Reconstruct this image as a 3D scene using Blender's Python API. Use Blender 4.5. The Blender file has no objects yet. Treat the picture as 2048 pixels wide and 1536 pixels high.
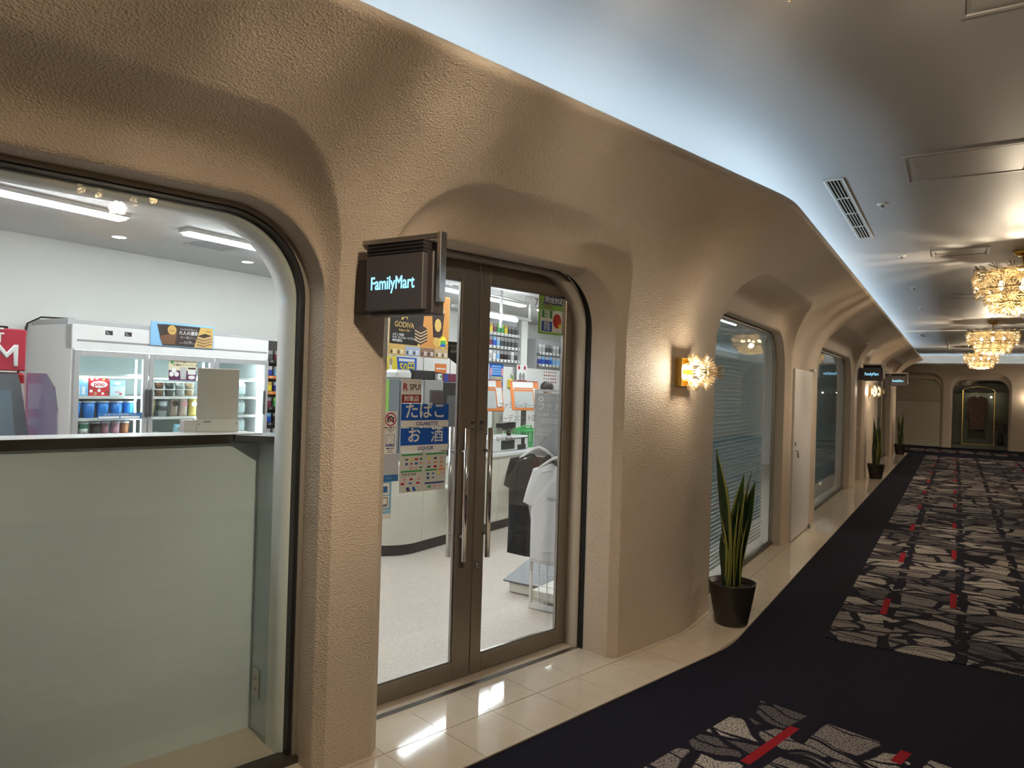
import bpy, math, random
from mathutils import Vector, Matrix
random.seed(7)
PI = math.pi
scene = bpy.context.scene
COL = scene.collection

# ------------------------------------------------------------------ camera, world, exposure
F_PX, ROLL, PITCH, YAW_WALL, BEND = 1418.3, .0292, .0043, .8046, .2447
CAM_H = 1.5
def cam_axes():
    y = -YAW_WALL
    fw = Vector((math.sin(y)*math.cos(PITCH), math.cos(y)*math.cos(PITCH), math.sin(PITCH)))
    r = Vector((math.cos(y), -math.sin(y), 0)); u = r.cross(fw)
    return math.cos(ROLL)*r + math.sin(ROLL)*u, -math.sin(ROLL)*r + math.cos(ROLL)*u, fw
_r, _u, _f = cam_axes()
cd = bpy.data.cameras.new('camera'); cam = bpy.data.objects.new('camera', cd); COL.objects.link(cam)
cd.sensor_fit = 'HORIZONTAL'; cd.sensor_width = 36.0; cd.lens = F_PX/2048*36.0
cd.clip_start = .02; cd.clip_end = 200
cam.matrix_world = Matrix(((_r.x, _u.x, -_f.x, 0), (_r.y, _u.y, -_f.y, 0), (_r.z, _u.z, -_f.z, CAM_H), (0, 0, 0, 1)))
scene.camera = cam
w = bpy.data.worlds.new('world'); scene.world = w; w.use_nodes = True
w.node_tree.nodes['Background'].inputs[0].default_value = (.5, .5, .55, 1)
w.node_tree.nodes['Background'].inputs[1].default_value = .0
vs = scene.view_settings
vs.view_transform = 'Standard'; vs.look = 'None'; vs.gamma = 1; vs.use_curve_mapping = False
vs.exposure = 0.15
LED_STRENGTH = 17.0        # cool cove strips above the plaster lip
TUBE_STRENGTH = 38.0       # fluorescent tubes in the shop
CHANDELIER_W = 145.0
SCONCE_W = 13.0
try:
    scene.cycles.max_bounces = 7; scene.cycles.diffuse_bounces = 4; scene.cycles.glossy_bounces = 3; scene.cycles.transparent_max_bounces = 16
    scene.cycles.use_adaptive_sampling = True; scene.cycles.adaptive_threshold = .05
    scene.cycles.use_denoising = True; scene.cycles.use_light_tree = False
    scene.cycles.sample_clamp_indirect = 4.0
except Exception: pass

# ------------------------------------------------------------------ frames
# near wall runs along +Y; beyond the bend everything (far wall and the shop's own furniture) follows FD, turned by BEND
FD = Vector((-math.sin(BEND), math.cos(BEND), 0)); FN = Vector((math.cos(BEND), math.sin(BEND), 0))
WC = Vector((-2.46, 3.867, 0)); UP = Vector((0, 0, 1))
def FW(s, d, z=0): return WC + FD*s + FN*d + UP*z
D0 = .035
LIP_D, LIP_Z, CEIL = .62, 2.575, 2.9

# ------------------------------------------------------------------ materials
MATS = {}
def mat(name, col=(.5, .5, .5), rough=.5, metal=0., spec=.5, emit=0., ecol=None, bump=0., bscale=60., var=0., vscale=6., coat=0., alpha=1.):
    if name in MATS: return MATS[name]
    m = bpy.data.materials.new(name); m.use_nodes = True; nt = m.node_tree; p = nt.nodes['Principled BSDF']
    p.inputs['Base Color'].default_value = (*col, 1); p.inputs['Roughness'].default_value = rough
    p.inputs['Metallic'].default_value = metal; p.inputs['Specular IOR Level'].default_value = spec
    if coat: p.inputs['Coat Weight'].default_value = coat; p.inputs['Coat Roughness'].default_value = .08
    if alpha < 1: p.inputs['Alpha'].default_value = alpha
    if emit:
        p.inputs['Emission Color'].default_value = (*(ecol or col), 1); p.inputs['Emission Strength'].default_value = emit
    if bump or var:
        tc = nt.nodes.new('ShaderNodeTexCoord')
    if var:
        n = nt.nodes.new('ShaderNodeTexNoise'); n.inputs['Scale'].default_value = vscale; n.inputs['Detail'].default_value = 4
        nt.links.new(tc.outputs['Object'], n.inputs['Vector'])
        r = nt.nodes.new('ShaderNodeMix'); r.data_type = 'RGBA'
        r.inputs[6].default_value = (*[c*(1-var) for c in col], 1); r.inputs[7].default_value = (*[min(1, c*(1+var)) for c in col], 1)
        nt.links.new(n.outputs['Fac'], r.inputs[0]); nt.links.new(r.outputs[2], p.inputs['Base Color'])
    if bump:
        n = nt.nodes.new('ShaderNodeTexNoise'); n.inputs['Scale'].default_value = bscale; n.inputs['Detail'].default_value = 3
        nt.links.new(tc.outputs['Object'], n.inputs['Vector'])
        b = nt.nodes.new('ShaderNodeBump'); b.inputs['Strength'].default_value = bump; b.inputs['Distance'].default_value = .01
        nt.links.new(n.outputs['Fac'], b.inputs['Height']); nt.links.new(b.outputs['Normal'], p.inputs['Normal'])
    MATS[name] = m; return m

def glass_mat(name, tint=(.96, .98, .97), refl=1.0, ior=1.5):
    if name in MATS: return MATS[name]
    m = bpy.data.materials.new(name); m.use_nodes = True; nt = m.node_tree; nt.nodes.clear()
    o = nt.nodes.new('ShaderNodeOutputMaterial'); t = nt.nodes.new('ShaderNodeBsdfTransparent'); g = nt.nodes.new('ShaderNodeBsdfGlossy')
    t.inputs[0].default_value = (*tint, 1); g.inputs['Roughness'].default_value = .0
    ge = nt.nodes.new('ShaderNodeNewGeometry'); dt = nt.nodes.new('ShaderNodeVectorMath'); dt.operation = 'DOT_PRODUCT'
    nt.links.new(ge.outputs['Incoming'], dt.inputs[0]); nt.links.new(ge.outputs['Normal'], dt.inputs[1])
    def M(op, a, b=None):
        n = nt.nodes.new('ShaderNodeMath'); n.operation = op
        for i, v in enumerate((a, b)):
            if v is None: continue
            if isinstance(v, (int, float)): n.inputs[i].default_value = v
            else: nt.links.new(v, n.inputs[i])
        return n.outputs[0]
    om = M('SUBTRACT', 1.0, M('ABSOLUTE', dt.outputs['Value'])); r0 = ((ior-1)/(ior+1))**2
    sch = M('ADD', r0, M('MULTIPLY', 1-r0, M('POWER', om, 5.0)))
    mu = nt.nodes.new('ShaderNodeMath'); mu.operation = 'MULTIPLY'; mu.inputs[1].default_value = refl
    x = nt.nodes.new('ShaderNodeMixShader')
    nt.links.new(sch, mu.inputs[0]); nt.links.new(mu.outputs[0], x.inputs[0])
    nt.links.new(t.outputs[0], x.inputs[1]); nt.links.new(g.outputs[0], x.inputs[2]); nt.links.new(x.outputs[0], o.inputs[0])
    MATS[name] = m; return m

def crystal_mat(name, col=(.15, .115, .065), tr=.50, gl=.14):
    if name in MATS: return MATS[name]
    m = bpy.data.materials.new(name); m.use_nodes = True; nt = m.node_tree; nt.nodes.clear()
    o = nt.nodes.new('ShaderNodeOutputMaterial'); t = nt.nodes.new('ShaderNodeBsdfTransparent'); g = nt.nodes.new('ShaderNodeBsdfGlossy')
    l = nt.nodes.new('ShaderNodeBsdfTranslucent'); t.inputs[0].default_value = (1, .98, .94, 1); g.inputs[0].default_value = (.9, .85, .75, 1)
    g.inputs['Roughness'].default_value = .12; l.inputs[0].default_value = (*col, 1)
    a = nt.nodes.new('ShaderNodeMixShader'); a.inputs[0].default_value = gl/(1-tr)
    b = nt.nodes.new('ShaderNodeMixShader'); b.inputs[0].default_value = tr
    nt.links.new(l.outputs[0], a.inputs[1]); nt.links.new(g.outputs[0], a.inputs[2])
    nt.links.new(a.outputs[0], b.inputs[1]); nt.links.new(t.outputs[0], b.inputs[2]); nt.links.new(b.outputs[0], o.inputs[0])
    MATS[name] = m; return m

def film_mat(name, col=(.9, .9, .92), tr=.7):
    m = crystal_mat(name, col, tr, (1-tr)*.6); return m

def stucco_mat():
    m = mat('stucco', (.60, .50, .40), .48, spec=.45); nt = m.node_tree; p = nt.nodes['Principled BSDF']
    tc = nt.nodes.new('ShaderNodeTexCoord')
    n1 = nt.nodes.new('ShaderNodeTexNoise'); n1.inputs['Scale'].default_value = 165; n1.inputs['Detail'].default_value = 2; n1.inputs['Roughness'].default_value = .6
    n2 = nt.nodes.new('ShaderNodeTexVoronoi'); n2.inputs['Scale'].default_value = 105; n2.feature = 'F1'
    mp = nt.nodes.new('ShaderNodeMapping'); mp.inputs['Scale'].default_value = (1, 1, 1.5)
    nt.links.new(tc.outputs['Object'], mp.inputs[0]); nt.links.new(mp.outputs[0], n1.inputs['Vector']); nt.links.new(mp.outputs[0], n2.inputs['Vector'])
    a = nt.nodes.new('ShaderNodeMath'); a.operation = 'ADD'; nt.links.new(n1.outputs['Fac'], a.inputs[0]); nt.links.new(n2.outputs['Distance'], a.inputs[1])
    b = nt.nodes.new('ShaderNodeBump'); b.inputs['Strength'].default_value = .75; b.inputs['Distance'].default_value = .0045
    nt.links.new(a.outputs[0], b.inputs['Height']); nt.links.new(b.outputs['Normal'], p.inputs['Normal'])
    n3 = nt.nodes.new('ShaderNodeTexNoise'); n3.inputs['Scale'].default_value = 2.2; n3.inputs['Detail'].default_value = 2
    nt.links.new(tc.outputs['Object'], n3.inputs['Vector'])
    r = nt.nodes.new('ShaderNodeMix'); r.data_type = 'RGBA'; r.inputs[6].default_value = (.57, .462, .355, 1); r.inputs[7].default_value = (.65, .54, .425, 1)
    nt.links.new(n3.outputs['Fac'], r.inputs[0]); nt.links.new(r.outputs[2], p.inputs['Base Color'])
    return m

def carpet_pattern_mat(name, px, py, red):
    """grey brush-stroke patches over navy, dark wandering seams, short red dashes on a 0.41 m x 1.86 m repeat; object x across, y along"""
    m = bpy.data.materials.new(name); m.use_nodes = True; nt = m.node_tree; p = nt.nodes['Principled BSDF']; N = nt.nodes.new; K = nt.links.new
    p.inputs['Roughness'].default_value = .95; p.inputs['Specular IOR Level'].default_value = .1
    tc = N('ShaderNodeTexCoord')
    wn = N('ShaderNodeTexNoise'); wn.inputs['Scale'].default_value = 2.6; wn.inputs['Detail'].default_value = 2; K(tc.outputs['Object'], wn.inputs['Vector'])
    ws = N('ShaderNodeVectorMath'); ws.operation = 'MULTIPLY_ADD'; ws.inputs[1].default_value = (.10, .34, 0); K(wn.outputs['Color'], ws.inputs[0]); K(tc.outputs['Object'], ws.inputs[2])
    mp = N('ShaderNodeMapping'); mp.inputs['Scale'].default_value = (2.7, 4.6, 1); mp.inputs['Rotation'].default_value = (0, 0, .10); K(ws.outputs[0], mp.inputs[0])
    v = N('ShaderNodeTexVoronoi'); v.feature = 'DISTANCE_TO_EDGE'; v.inputs['Scale'].default_value = 1; v.inputs['Randomness'].default_value = .9; K(mp.outputs[0], v.inputs['Vector'])
    vc = N('ShaderNodeTexVoronoi'); vc.inputs['Scale'].default_value = 1; vc.inputs['Randomness'].default_value = .9; K(mp.outputs[0], vc.inputs['Vector'])
    edge = N('ShaderNodeMapRange'); edge.inputs[1].default_value = .05; edge.inputs[2].default_value = .07; K(v.outputs['Distance'], edge.inputs[0])
    # patch tint: white, light grey or mauve grey
    sep = N('ShaderNodeSeparateColor'); K(vc.outputs['Color'], sep.inputs[0])
    ramp = N('ShaderNodeValToRGB'); cr = ramp.color_ramp; cr.interpolation = 'CONSTANT'
    cr.elements[0].color = (.40, .36, .33, 1); cr.elements[0].position = 0
    cr.elements[1].color = (.12, .105, .11, 1); cr.elements[1].position = .62
    e = cr.elements.new(.34); e.color = (.24, .215, .205, 1)
    e = cr.elements.new(.93); e.color = (.015, .013, .02, 1)
    K(sep.outputs[0], ramp.inputs[0])
    # second scale of thin seams
    mp2 = N('ShaderNodeMapping'); mp2.inputs['Scale'].default_value = (1.7, 8.5, 1); mp2.inputs['Location'].default_value = (3.1, 1.7, 0); mp2.inputs['Rotation'].default_value = (0, 0, -.16); K(ws.outputs[0], mp2.inputs[0])
    v2 = N('ShaderNodeTexVoronoi'); v2.feature = 'DISTANCE_TO_EDGE'; v2.inputs['Scale'].default_value = 1; K(mp2.outputs[0], v2.inputs['Vector'])
    edge2 = N('ShaderNodeMapRange'); edge2.inputs[1].default_value = .03; edge2.inputs[2].default_value = .05; K(v2.outputs['Distance'], edge2.inputs[0])
    # yarn speckle
    sp = N('ShaderNodeTexNoise'); sp.inputs['Scale'].default_value = 120; sp.inputs['Detail'].default_value = 2; K(tc.outputs['Object'], sp.inputs['Vector'])
    spm = N('ShaderNodeMapRange'); spm.inputs[1].default_value = .40; spm.inputs[2].default_value = .47; spm.inputs[3].default_value = .08; spm.inputs[4].default_value = 1.0; K(sp.outputs['Fac'], spm.inputs[0])
    mul = N('ShaderNodeMix'); mul.data_type = 'RGBA'; mul.blend_type = 'MULTIPLY'; mul.inputs[0].default_value = 1
    K(ramp.outputs[0], mul.inputs[6])
    cmb = N('ShaderNodeCombineColor'); [K(spm.outputs[0], cmb.inputs[i]) for i in range(3)]; K(cmb.outputs[0], mul.inputs[7])
    # dark chains across the width every .41 m
    sx = N('ShaderNodeSeparateXYZ'); K(ws.outputs[0], sx.inputs[0])
    so = N('ShaderNodeSeparateXYZ'); K(tc.outputs['Object'], so.inputs[0])
    def math_(op, a, b=None):
        n = N('ShaderNodeMath'); n.operation = op
        if not isinstance(a, (int, float)): K(a, n.inputs[0])
        else: n.inputs[0].default_value = a
        if b is not None:
            if not isinstance(b, (int, float)): K(b, n.inputs[1])
            else: n.inputs[1].default_value = b
        return n.outputs[0]
    def near_line(coord, off, period, half):
        t = math_('SUBTRACT', coord, off - period/2); t = math_('FLOORED_MODULO', t, period); t = math_('SUBTRACT', t, period/2)
        return math_('LESS_THAN', math_('ABSOLUTE', t), half)
    chain = near_line(sx.outputs[0], px+.10, .413, .034)
    brk = N('ShaderNodeTexNoise'); brk.inputs['Scale'].default_value = 4.2; K(tc.outputs['Object'], brk.inputs['Vector'])
    chain = math_('MULTIPLY', chain, math_('GREATER_THAN', brk.outputs['Fac'], .46))
    fac = math_('MULTIPLY', math_('MULTIPLY', edge.outputs[0], edge2.outputs[0]), math_('SUBTRACT', 1., chain))
    mx = N('ShaderNodeMix'); mx.data_type = 'RGBA'; mx.inputs[6].default_value = (.012, .011, .02, 1); K(fac, mx.inputs[0]); K(mul.outputs[2], mx.inputs[7])
    # red dashes, two alternating columns
    r1 = math_('MULTIPLY', near_line(so.outputs[0], px, 1.652, .021), near_line(so.outputs[1], py, 1.864, .23))
    r2 = math_('MULTIPLY', near_line(so.outputs[0], px+.413, 1.652, .021), near_line(so.outputs[1], py+.48, 1.864, .23))
    rr = math_('MAXIMUM', r1, r2)
    fin = N('ShaderNodeMix'); fin.data_type = 'RGBA'; fin.inputs[7].default_value = (.27, .012, .02, 1); K(rr, fin.inputs[0]); K(mx.outputs[2], fin.inputs[6])
    K(fin.outputs[2], p.inputs['Base Color'])
    b = N('ShaderNodeBump'); b.inputs['Strength'].default_value = .4; b.inputs['Distance'].default_value = .004; K(sp.outputs['Fac'], b.inputs['Height']); K(b.outputs['Normal'], p.inputs['Normal'])
    return m

STUCCO = stucco_mat()
M_NAVY = mat('navy_carpet', (.012, .012, .022), .95, spec=.1, bump=.5, bscale=260)
M_TILE = mat('marble_tile', (.62, .53, .42), .06, spec=.6, var=.12, vscale=9)
M_GROUT = mat('grout', (.25, .2, .15), .8)
M_BRONZE = mat('bronze_metal', (.27, .235, .19), .36, .55)
M_BRONZE_D = mat('bronze_dark', (.075, .065, .054), .4, .5)
M_CHROME = mat('chrome', (.75, .74, .72), .12, 1)
M_STEEL = mat('brushed_steel', (.42, .41, .39), .3, 1)
M_BRASS = mat('brass', (.75, .52, .16), .22, 1)
M_BLACK = mat('black', (.012, .012, .013), .45)
M_RUBBER = mat('rubber', (.008, .008, .009), .7)
M_WHITE = mat('white_paint', (.78, .78, .77), .5)
M_WHITE_G = mat('white_gloss', (.80, .80, .80), .25)
M_OFFW = mat('off_white', (.70, .68, .62), .5)
M_CREAM = mat('cream_laminate', (.70, .67, .575), .35)
M_LINER = mat('beige_liner', (.52, .47, .40), .5)
M_WALLIN = mat('shop_wall', (.80, .80, .77), .6)
M_HALF = mat('low_wall_paint', (.58, .655, .67), .55)
M_CEIL = mat('ceiling_paint', (.46, .45, .44), .5, spec=.35, var=.04, vscale=1.5)
M_GREY = mat('grey_plastic', (.30, .30, .30), .4)
M_GREYD = mat('dark_grey', (.07, .072, .075), .4)
M_GREYB = mat('blue_grey', (.20, .235, .27), .4)
M_LGREY = mat('light_grey', (.52, .53, .54), .4)
M_SIGN = mat('sign_charcoal', (.075, .064, .066), .38, .1)
M_SIGNF = mat('sign_face', (.095, .085, .088), .33, .0)
M_BLUE = mat('print_blue', (.01, .10, .50), .4)
M_RED = mat('print_red', (.48, .02, .03), .4)
M_REDD = mat('print_brick', (.33, .035, .03), .4)
M_GREEN = mat('print_green', (.05, .33, .10), .4)
M_LIME = mat('print_lime', (.28, .55, .10), .4)
M_YEL = mat('print_yellow', (.88, .72, .05), .4)
M_ORANGE = mat('print_orange', (.75, .22, .05), .4)
M_PAPER = mat('print_white', (.88, .88, .87), .5)
M_PINK = mat('print_pink', (.72, .35, .40), .4)
M_SKY = mat('print_sky', (.25, .52, .80), .4)
M_NAVYP = mat('print_navy', (.03, .05, .28), .4)
M_GOLD = mat('print_gold', (.62, .40, .12), .4)
M_BROWN = mat('print_brown', (.16, .07, .035), .45)
M_CHOC = mat('print_choc', (.035, .02, .018), .4)
M_TAN = mat('print_tan', (.50, .36, .22), .5)
M_MAROON = mat('print_maroon', (.16, .02, .05), .4)
M_INK = mat('ink', (.02, .02, .025), .5)
M_PURPLE = mat('print_purple', (.10, .02, .08), .45)
M_LETTER = mat('lit_letters', (.3, .7, .95), .4, emit=1.15, ecol=(.30, .72, 1.0))
M_GLASS = glass_mat('window_glass')
M_GLASS_F = glass_mat('shop_glass', (.90, .94, .93), 1.0)
M_TUBE = mat('tube_light', (.9, .93, 1), .5, emit=TUBE_STRENGTH, ecol=(.93, .97, 1.0))
M_COOLLED = mat('fridge_led', (.9, .97, 1), .5, emit=20.0, ecol=(.80, .97, 1.0))
M_LED = mat('cove_led', (.8, .9, 1), .5, emit=LED_STRENGTH, ecol=(.54, .77, 1.0))
M_BULB = mat('bulb', (1, .8, .5), .4, emit=22, ecol=(1.0, .72, .36))
M_CRYSTAL = crystal_mat('crystal'); M_CRYSTAL_L = crystal_mat('crystal_lamp', (.55, .47, .34), .5, .2)
M_LEAF = None

# ------------------------------------------------------------------ mesh helpers
class MB:
    def __init__(s): s.v = []; s.f = []; s.sm = []
    def add(s, vs, fs, smooth=False):
        b = len(s.v); s.v += [tuple(v) for v in vs]; s.f += [tuple(i+b for i in f) for f in fs]; s.sm += [smooth]*len(fs); return s
    def box(s, x0, x1, y0, y1, z0, z1, ch=0.):
        if ch <= 0:
            return s.add([(x0,y0,z0),(x1,y0,z0),(x1,y1,z0),(x0,y1,z0),(x0,y0,z1),(x1,y0,z1),(x1,y1,z1),(x0,y1,z1)],
                         [(3,2,1,0),(4,5,6,7),(0,1,5,4),(1,2,6,5),(2,3,7,6),(3,0,4,7)])
        c = min(ch, (x1-x0)*.45, (y1-y0)*.45, (z1-z0)*.45)
        pr = lambda k: [(x0+k,y0),(x1-k,y0),(x1,y0+k),(x1,y1-k),(x1-k,y1),(x0+k,y1),(x0,y1-k),(x0,y0+k)]
        pi = [(x0+c,y0+c),(x1-c,y0+c),(x1-c,y0+c),(x1-c,y1-c),(x1-c,y1-c),(x0+c,y1-c),(x0+c,y1-c),(x0+c,y0+c)]
        o = pr(c); rings = [[(x,y,z0) for x,y in pi],[(x,y,z0+c) for x,y in o],[(x,y,z1-c) for x,y in o],[(x,y,z1) for x,y in pi]]
        return s.loft(rings)
    def loft(s, rings, caps=True, closed=True, smooth=False):
        n = len(rings[0]); vs = [p for r in rings for p in r]; fs = []
        for i in range(len(rings)-1):
            for j in range(n if closed else n-1):
                k = (j+1) % n; fs.append((i*n+j, i*n+k, (i+1)*n+k, (i+1)*n+j))
        if caps and closed: fs.append(tuple(reversed(range(n)))); fs.append(tuple((len(rings)-1)*n+j for j in range(n)))
        return s.add(vs, fs, smooth)
    def lathe(s, prof, n=24, c=(0,0,0), caps=True, smooth=True):
        return s.loft([[(c[0]+r*math.cos(2*PI*j/n), c[1]+r*math.sin(2*PI*j/n), c[2]+z) for j in range(n)] for r, z in prof], caps, True, smooth)
    def tube(s, pts, r, n=8, caps=True):
        pts = [Vector(p) for p in pts]; rings = []
        up = None
        for i, p in enumerate(pts):
            t = (pts[min(i+1, len(pts)-1)] - pts[max(i-1, 0)]).normalized()
            if up is None: up = Vector((0,0,1)) if abs(t.z) < .9 else Vector((1,0,0))
            a = t.cross(up).normalized(); b = a.cross(t); up = b
            rr = r[i] if isinstance(r, (list, tuple)) else r
            rings.append([tuple(p + a*rr*math.cos(2*PI*j/n) + b*rr*math.sin(2*PI*j/n)) for j in range(n)])
        return s.loft(rings, caps, True, True)
    def prism(s, poly, z0, z1):   # polygon in xy, extruded in z
        n = len(poly); vs = [(x,y,z0) for x,y in poly] + [(x,y,z1) for x,y in poly]
        fs = [tuple(reversed(range(n))), tuple(range(n,2*n))] + [(i,(i+1)%n,(i+1)%n+n,i+n) for i in range(n)]
        return s.add(vs, fs)
    def disc(s, x, y, r, z0, z1, n=20): return s.prism([(x+r*math.cos(2*PI*j/n), y+r*math.sin(2*PI*j/n)) for j in range(n)], z0, z1)
    def ellipse(s, x, y, rx, ry, z0, z1, n=20): return s.prism([(x+rx*math.cos(2*PI*j/n), y+ry*math.sin(2*PI*j/n)) for j in range(n)], z0, z1)
    def ring(s, x, y, ro, ri, z0, z1, n=28):
        A = lambda r, z: [(x+r*math.cos(2*PI*j/n), y+r*math.sin(2*PI*j/n), z) for j in range(n)]
        return s.loft([A(ri,z0), A(ro,z0), A(ro,z1), A(ri,z1), A(ri,z0)], caps=False)
    def frame(s, x0, x1, y0, y1, t, z0, z1):
        s.box(x0,x1,y0,y0+t,z0,z1); s.box(x0,x1,y1-t,y1,z0,z1); s.box(x0,x0+t,y0+t,y1-t,z0,z1); s.box(x1-t,x1,y0+t,y1-t,z0,z1); return s
    def sphere(s, c, r, n=12, m=8, sc=(1,1,1)):
        rings = []
        for i in range(1, m):
            a = PI*i/m; rings.append([(c[0]+sc[0]*r*math.sin(a)*math.cos(2*PI*j/n), c[1]+sc[1]*r*math.sin(a)*math.sin(2*PI*j/n), c[2]-sc[2]*r*math.cos(a)) for j in range(n)])
        return s.loft(rings, True, True, True)
    def mesh(s, name, m):
        me = bpy.data.meshes.new(name); me.from_pydata(s.v, [], s.f)
        me.polygons.foreach_set('use_smooth', s.sm)
        if m: me.materials.append(m)
        me.update(); return me

def tag(o, label=None, cat=None, group=None, kind=None):
    if label: o['label'] = label
    if cat: o['category'] = cat
    if group: o['group'] = group
    if kind: o['kind'] = kind
    return o
def link(name, data, parent=None, loc=None, rz=None):
    o = bpy.data.objects.new(name, data); COL.objects.link(o)
    if parent: o.parent = parent
    if loc is not None: o.location = loc
    if rz is not None: o.rotation_euler = (0, 0, rz)
    return o
def part(name, mb, m, parent, label=None, kind=None, loc=None):
    o = link(name, mb.mesh(name, m) if isinstance(mb, MB) else mb, parent, loc)
    if label: o['label'] = label
    if kind: o['kind'] = kind
    return o
def thing(name, label, cat, loc=(0,0,0), rz=0., group=None):
    return tag(link(name, None, None, loc, rz), label, cat, group)
def solo(name, mb, m, label, cat, loc=(0,0,0), rz=0., group=None):
    return tag(link(name, mb.mesh(name, m) if isinstance(mb, MB) else mb, None, loc, rz), label, cat, group)
def struct(name, mb, m, label=None, loc=(0,0,0), rz=0., cat=None):
    return tag(link(name, mb.mesh(name, m) if mb else None, None, loc, rz), label, cat, None, 'structure')
def board_matrix(origin, right):
    right = Vector(right).normalized(); n = right.cross(UP)
    return Matrix(((right.x, 0, n.x, origin[0]), (right.y, 0, n.y, origin[1]), (right.z, 1, n.z, origin[2]), (0,0,0,1)))
def board(name, label, cat, origin, right, group=None, kind=None):
    """an Empty whose local x runs right, y up and z out of the face"""
    o = link(name, None); o.matrix_world = board_matrix(origin, right); return tag(o, label, cat, group, kind)
def lettering(body, size, m, parent, x, y, z=.002, bold=0., wid=1., align='CENTER', ext=.0006, rot=None):
    c = bpy.data.curves.new('lettering', 'FONT'); c.body = body; c.size = size; c.align_x = align; c.align_y = 'CENTER'
    c.extrude = ext; c.bevel_depth = bold*.8; c.bevel_resolution = 0; c.resolution_u = 3; c.materials.append(m)
    o = link('lettering', c, parent, (x, y, z)); o.scale = (wid, 1, 1)
    if rot: o.rotation_euler = rot
    return o
def slab(parent, name, x0, x1, y0, y1, m, z0=0., z1=.002): return part(name, MB().box(x0,x1,y0,y1,z0,z1), m, parent)
def copy_tree(o, parent=None):
    c = o.copy(); COL.objects.link(c); c.parent = parent
    for ch in list(o.children): copy_tree(ch, c)
    return c

# ------------------------------------------------------------------ plaster walls with arched openings
def prof(z):
    if z <= 1.62: return D0
    u = min(1., (z-1.62)/(LIP_Z-1.62)); return D0 + (LIP_D-D0)*u**3.6
NL, NA, NT = 16, 16, 14          # points on a leg, a corner and the head of an arch
def outline(s0, s1, zt, r):
    P = []
    for i in range(NL): P.append((s0, (zt-r)*i/NL))
    for i in range(NA): a = PI/2*i/NA; P.append((s0+r-r*math.cos(a), zt-r+r*math.sin(a)))
    for i in range(NT): P.append((s0+r+(s1-s0-2*r)*i/NT, zt))
    for i in range(NA): a = PI/2*i/NA; P.append((s1-r+r*math.sin(a), zt-r+r*math.cos(a)))
    for i in range(NL+1): P.append((s1, (zt-r)*(1-i/NL)))
    return P
NSIDE = NL+NA//2
def boundary(c0, c1, zt):
    P = [(c0, zt*i/NSIDE) for i in range(NSIDE)]
    n = NT+NA; P += [(c0+(c1-c0)*i/n, zt) for i in range(n)]
    P += [(c1, zt*(1-i/NSIDE)) for i in range(NSIDE+1)]
    return P
def arch_cell(mb, mapf, c0, c1, o, d_in):
    """o = (s0,s1,ztop,r, outer ztop, outer r, outer spread)"""
    s0, s1, zt, r, zt2, r2, e = o
    A = outline(s0, s1, zt, r); B = outline(s0-e, s1+e, zt2, r2); C = boundary(c0, c1, LIP_Z)
    rows = [[(a[0], a[1], d_in) for a in A], [(a[0], a[1], (d_in-.01)/2) for a in A], [(a[0], a[1], -.012) for a in A], [(a[0], a[1], -.004) for a in A]]
    for k in range(1, 13):
        t = 1-(1-k/12.)**1.35; row = []
        for a, b in zip(A, B):
            s = a[0]+(b[0]-a[0])*t; z = a[1]+(b[1]-a[1])*t; db = prof(b[1])
            w_ = min(1., max(0., (db-D0)/.12)); row.append((s, z, -.004+(db+.004)*(t**(1.1+3.4*w_))))
        rows.append(row)
    edge = len(rows)-1
    G = 18
    for k in range(1, G+1):
        t = (k/G)**1.5; row = []
        for b, c in zip(B, C):
            s = b[0]+(c[0]-b[0])*t; z = b[1]+(c[1]-b[1])*t; row.append((s, z, prof(z)))
        rows.append(row)
    # soften the arris
    n = len(rows[0])
    for it in range(2):
        new = [list(rw) for rw in rows]
        for k in range(edge-1, edge+2):
            for j in range(n):
                p0, p1, p2 = rows[k-1][j], rows[k][j], rows[k+1][j]
                q = tuple(p1[i]*.5+(p0[i]+p2[i])*.25 for i in range(3))
                if j in (0, n-1): q = (q[0], 0., q[2])
                new[k][j] = q
        rows = new
    vs = [mapf(s, d, z) for rw in rows for s, z, d in rw]; fs = []
    for k in range(len(rows)-1):
        for j in range(n-1): fs.append((k*n+j, k*n+j+1, (k+1)*n+j+1, (k+1)*n+j))
    mb.add(vs, [tuple(reversed(f)) for f in fs], True)
def plain_cell(mb, mapf, c0, c1, n=None, end=0.):
    n = n or max(2, int((c1-c0)/.12)); zs = [LIP_Z*i/NSIDE for i in range(NSIDE+1)]; vs = []; fs = []
    for i in range(n+1):
        for z in zs:
            s = c0+(c1-c0)*i/n; d = prof(z); vs.append(mapf(s + (end*d*(i/n) if end > 0 else end*d*(1-i/n)), d, z))
    m = len(zs)
    for i in range(n):
        for j in range(m-1): fs.append((i*m+j, (i+1)*m+j, (i+1)*m+j+1, i*m+j+1))
    mb.add(vs, fs, True)
def lip_strip(mb, mapf, ss, end=0., start=0.):
    """rounded nose, trough behind it and the back of the cove up to the ceiling"""
    pr = [(LIP_D, LIP_Z)]
    for i in range(1, 8):
        a = -PI/2+.3+(PI-.3)*i/7; pr.append((LIP_D-.004+.026*math.cos(a), LIP_Z+.026+.026*math.sin(a)))
    pr += [(LIP_D-.10, LIP_Z+.045), (.36, LIP_Z-.06), (.12, LIP_Z-.15), (.05, LIP_Z-.15), (.05, CEIL)]
    vs = []; n = len(ss)
    for i, s in enumerate(ss):
        for d, z in pr:
            k = d*end if i == n-1 else (-d*start if i == 0 else 0); vs.append(mapf(s+k, d, z))
    m = len(pr)
    mb.add(vs, [(i*m+j, (i+1)*m+j, (i+1)*m+j+1, i*m+j+1) for i in range(n-1) for j in range(m-1)], True)
RB = .9; TB = RB*math.tan(BEND/2); ARC = RB*BEND
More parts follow.
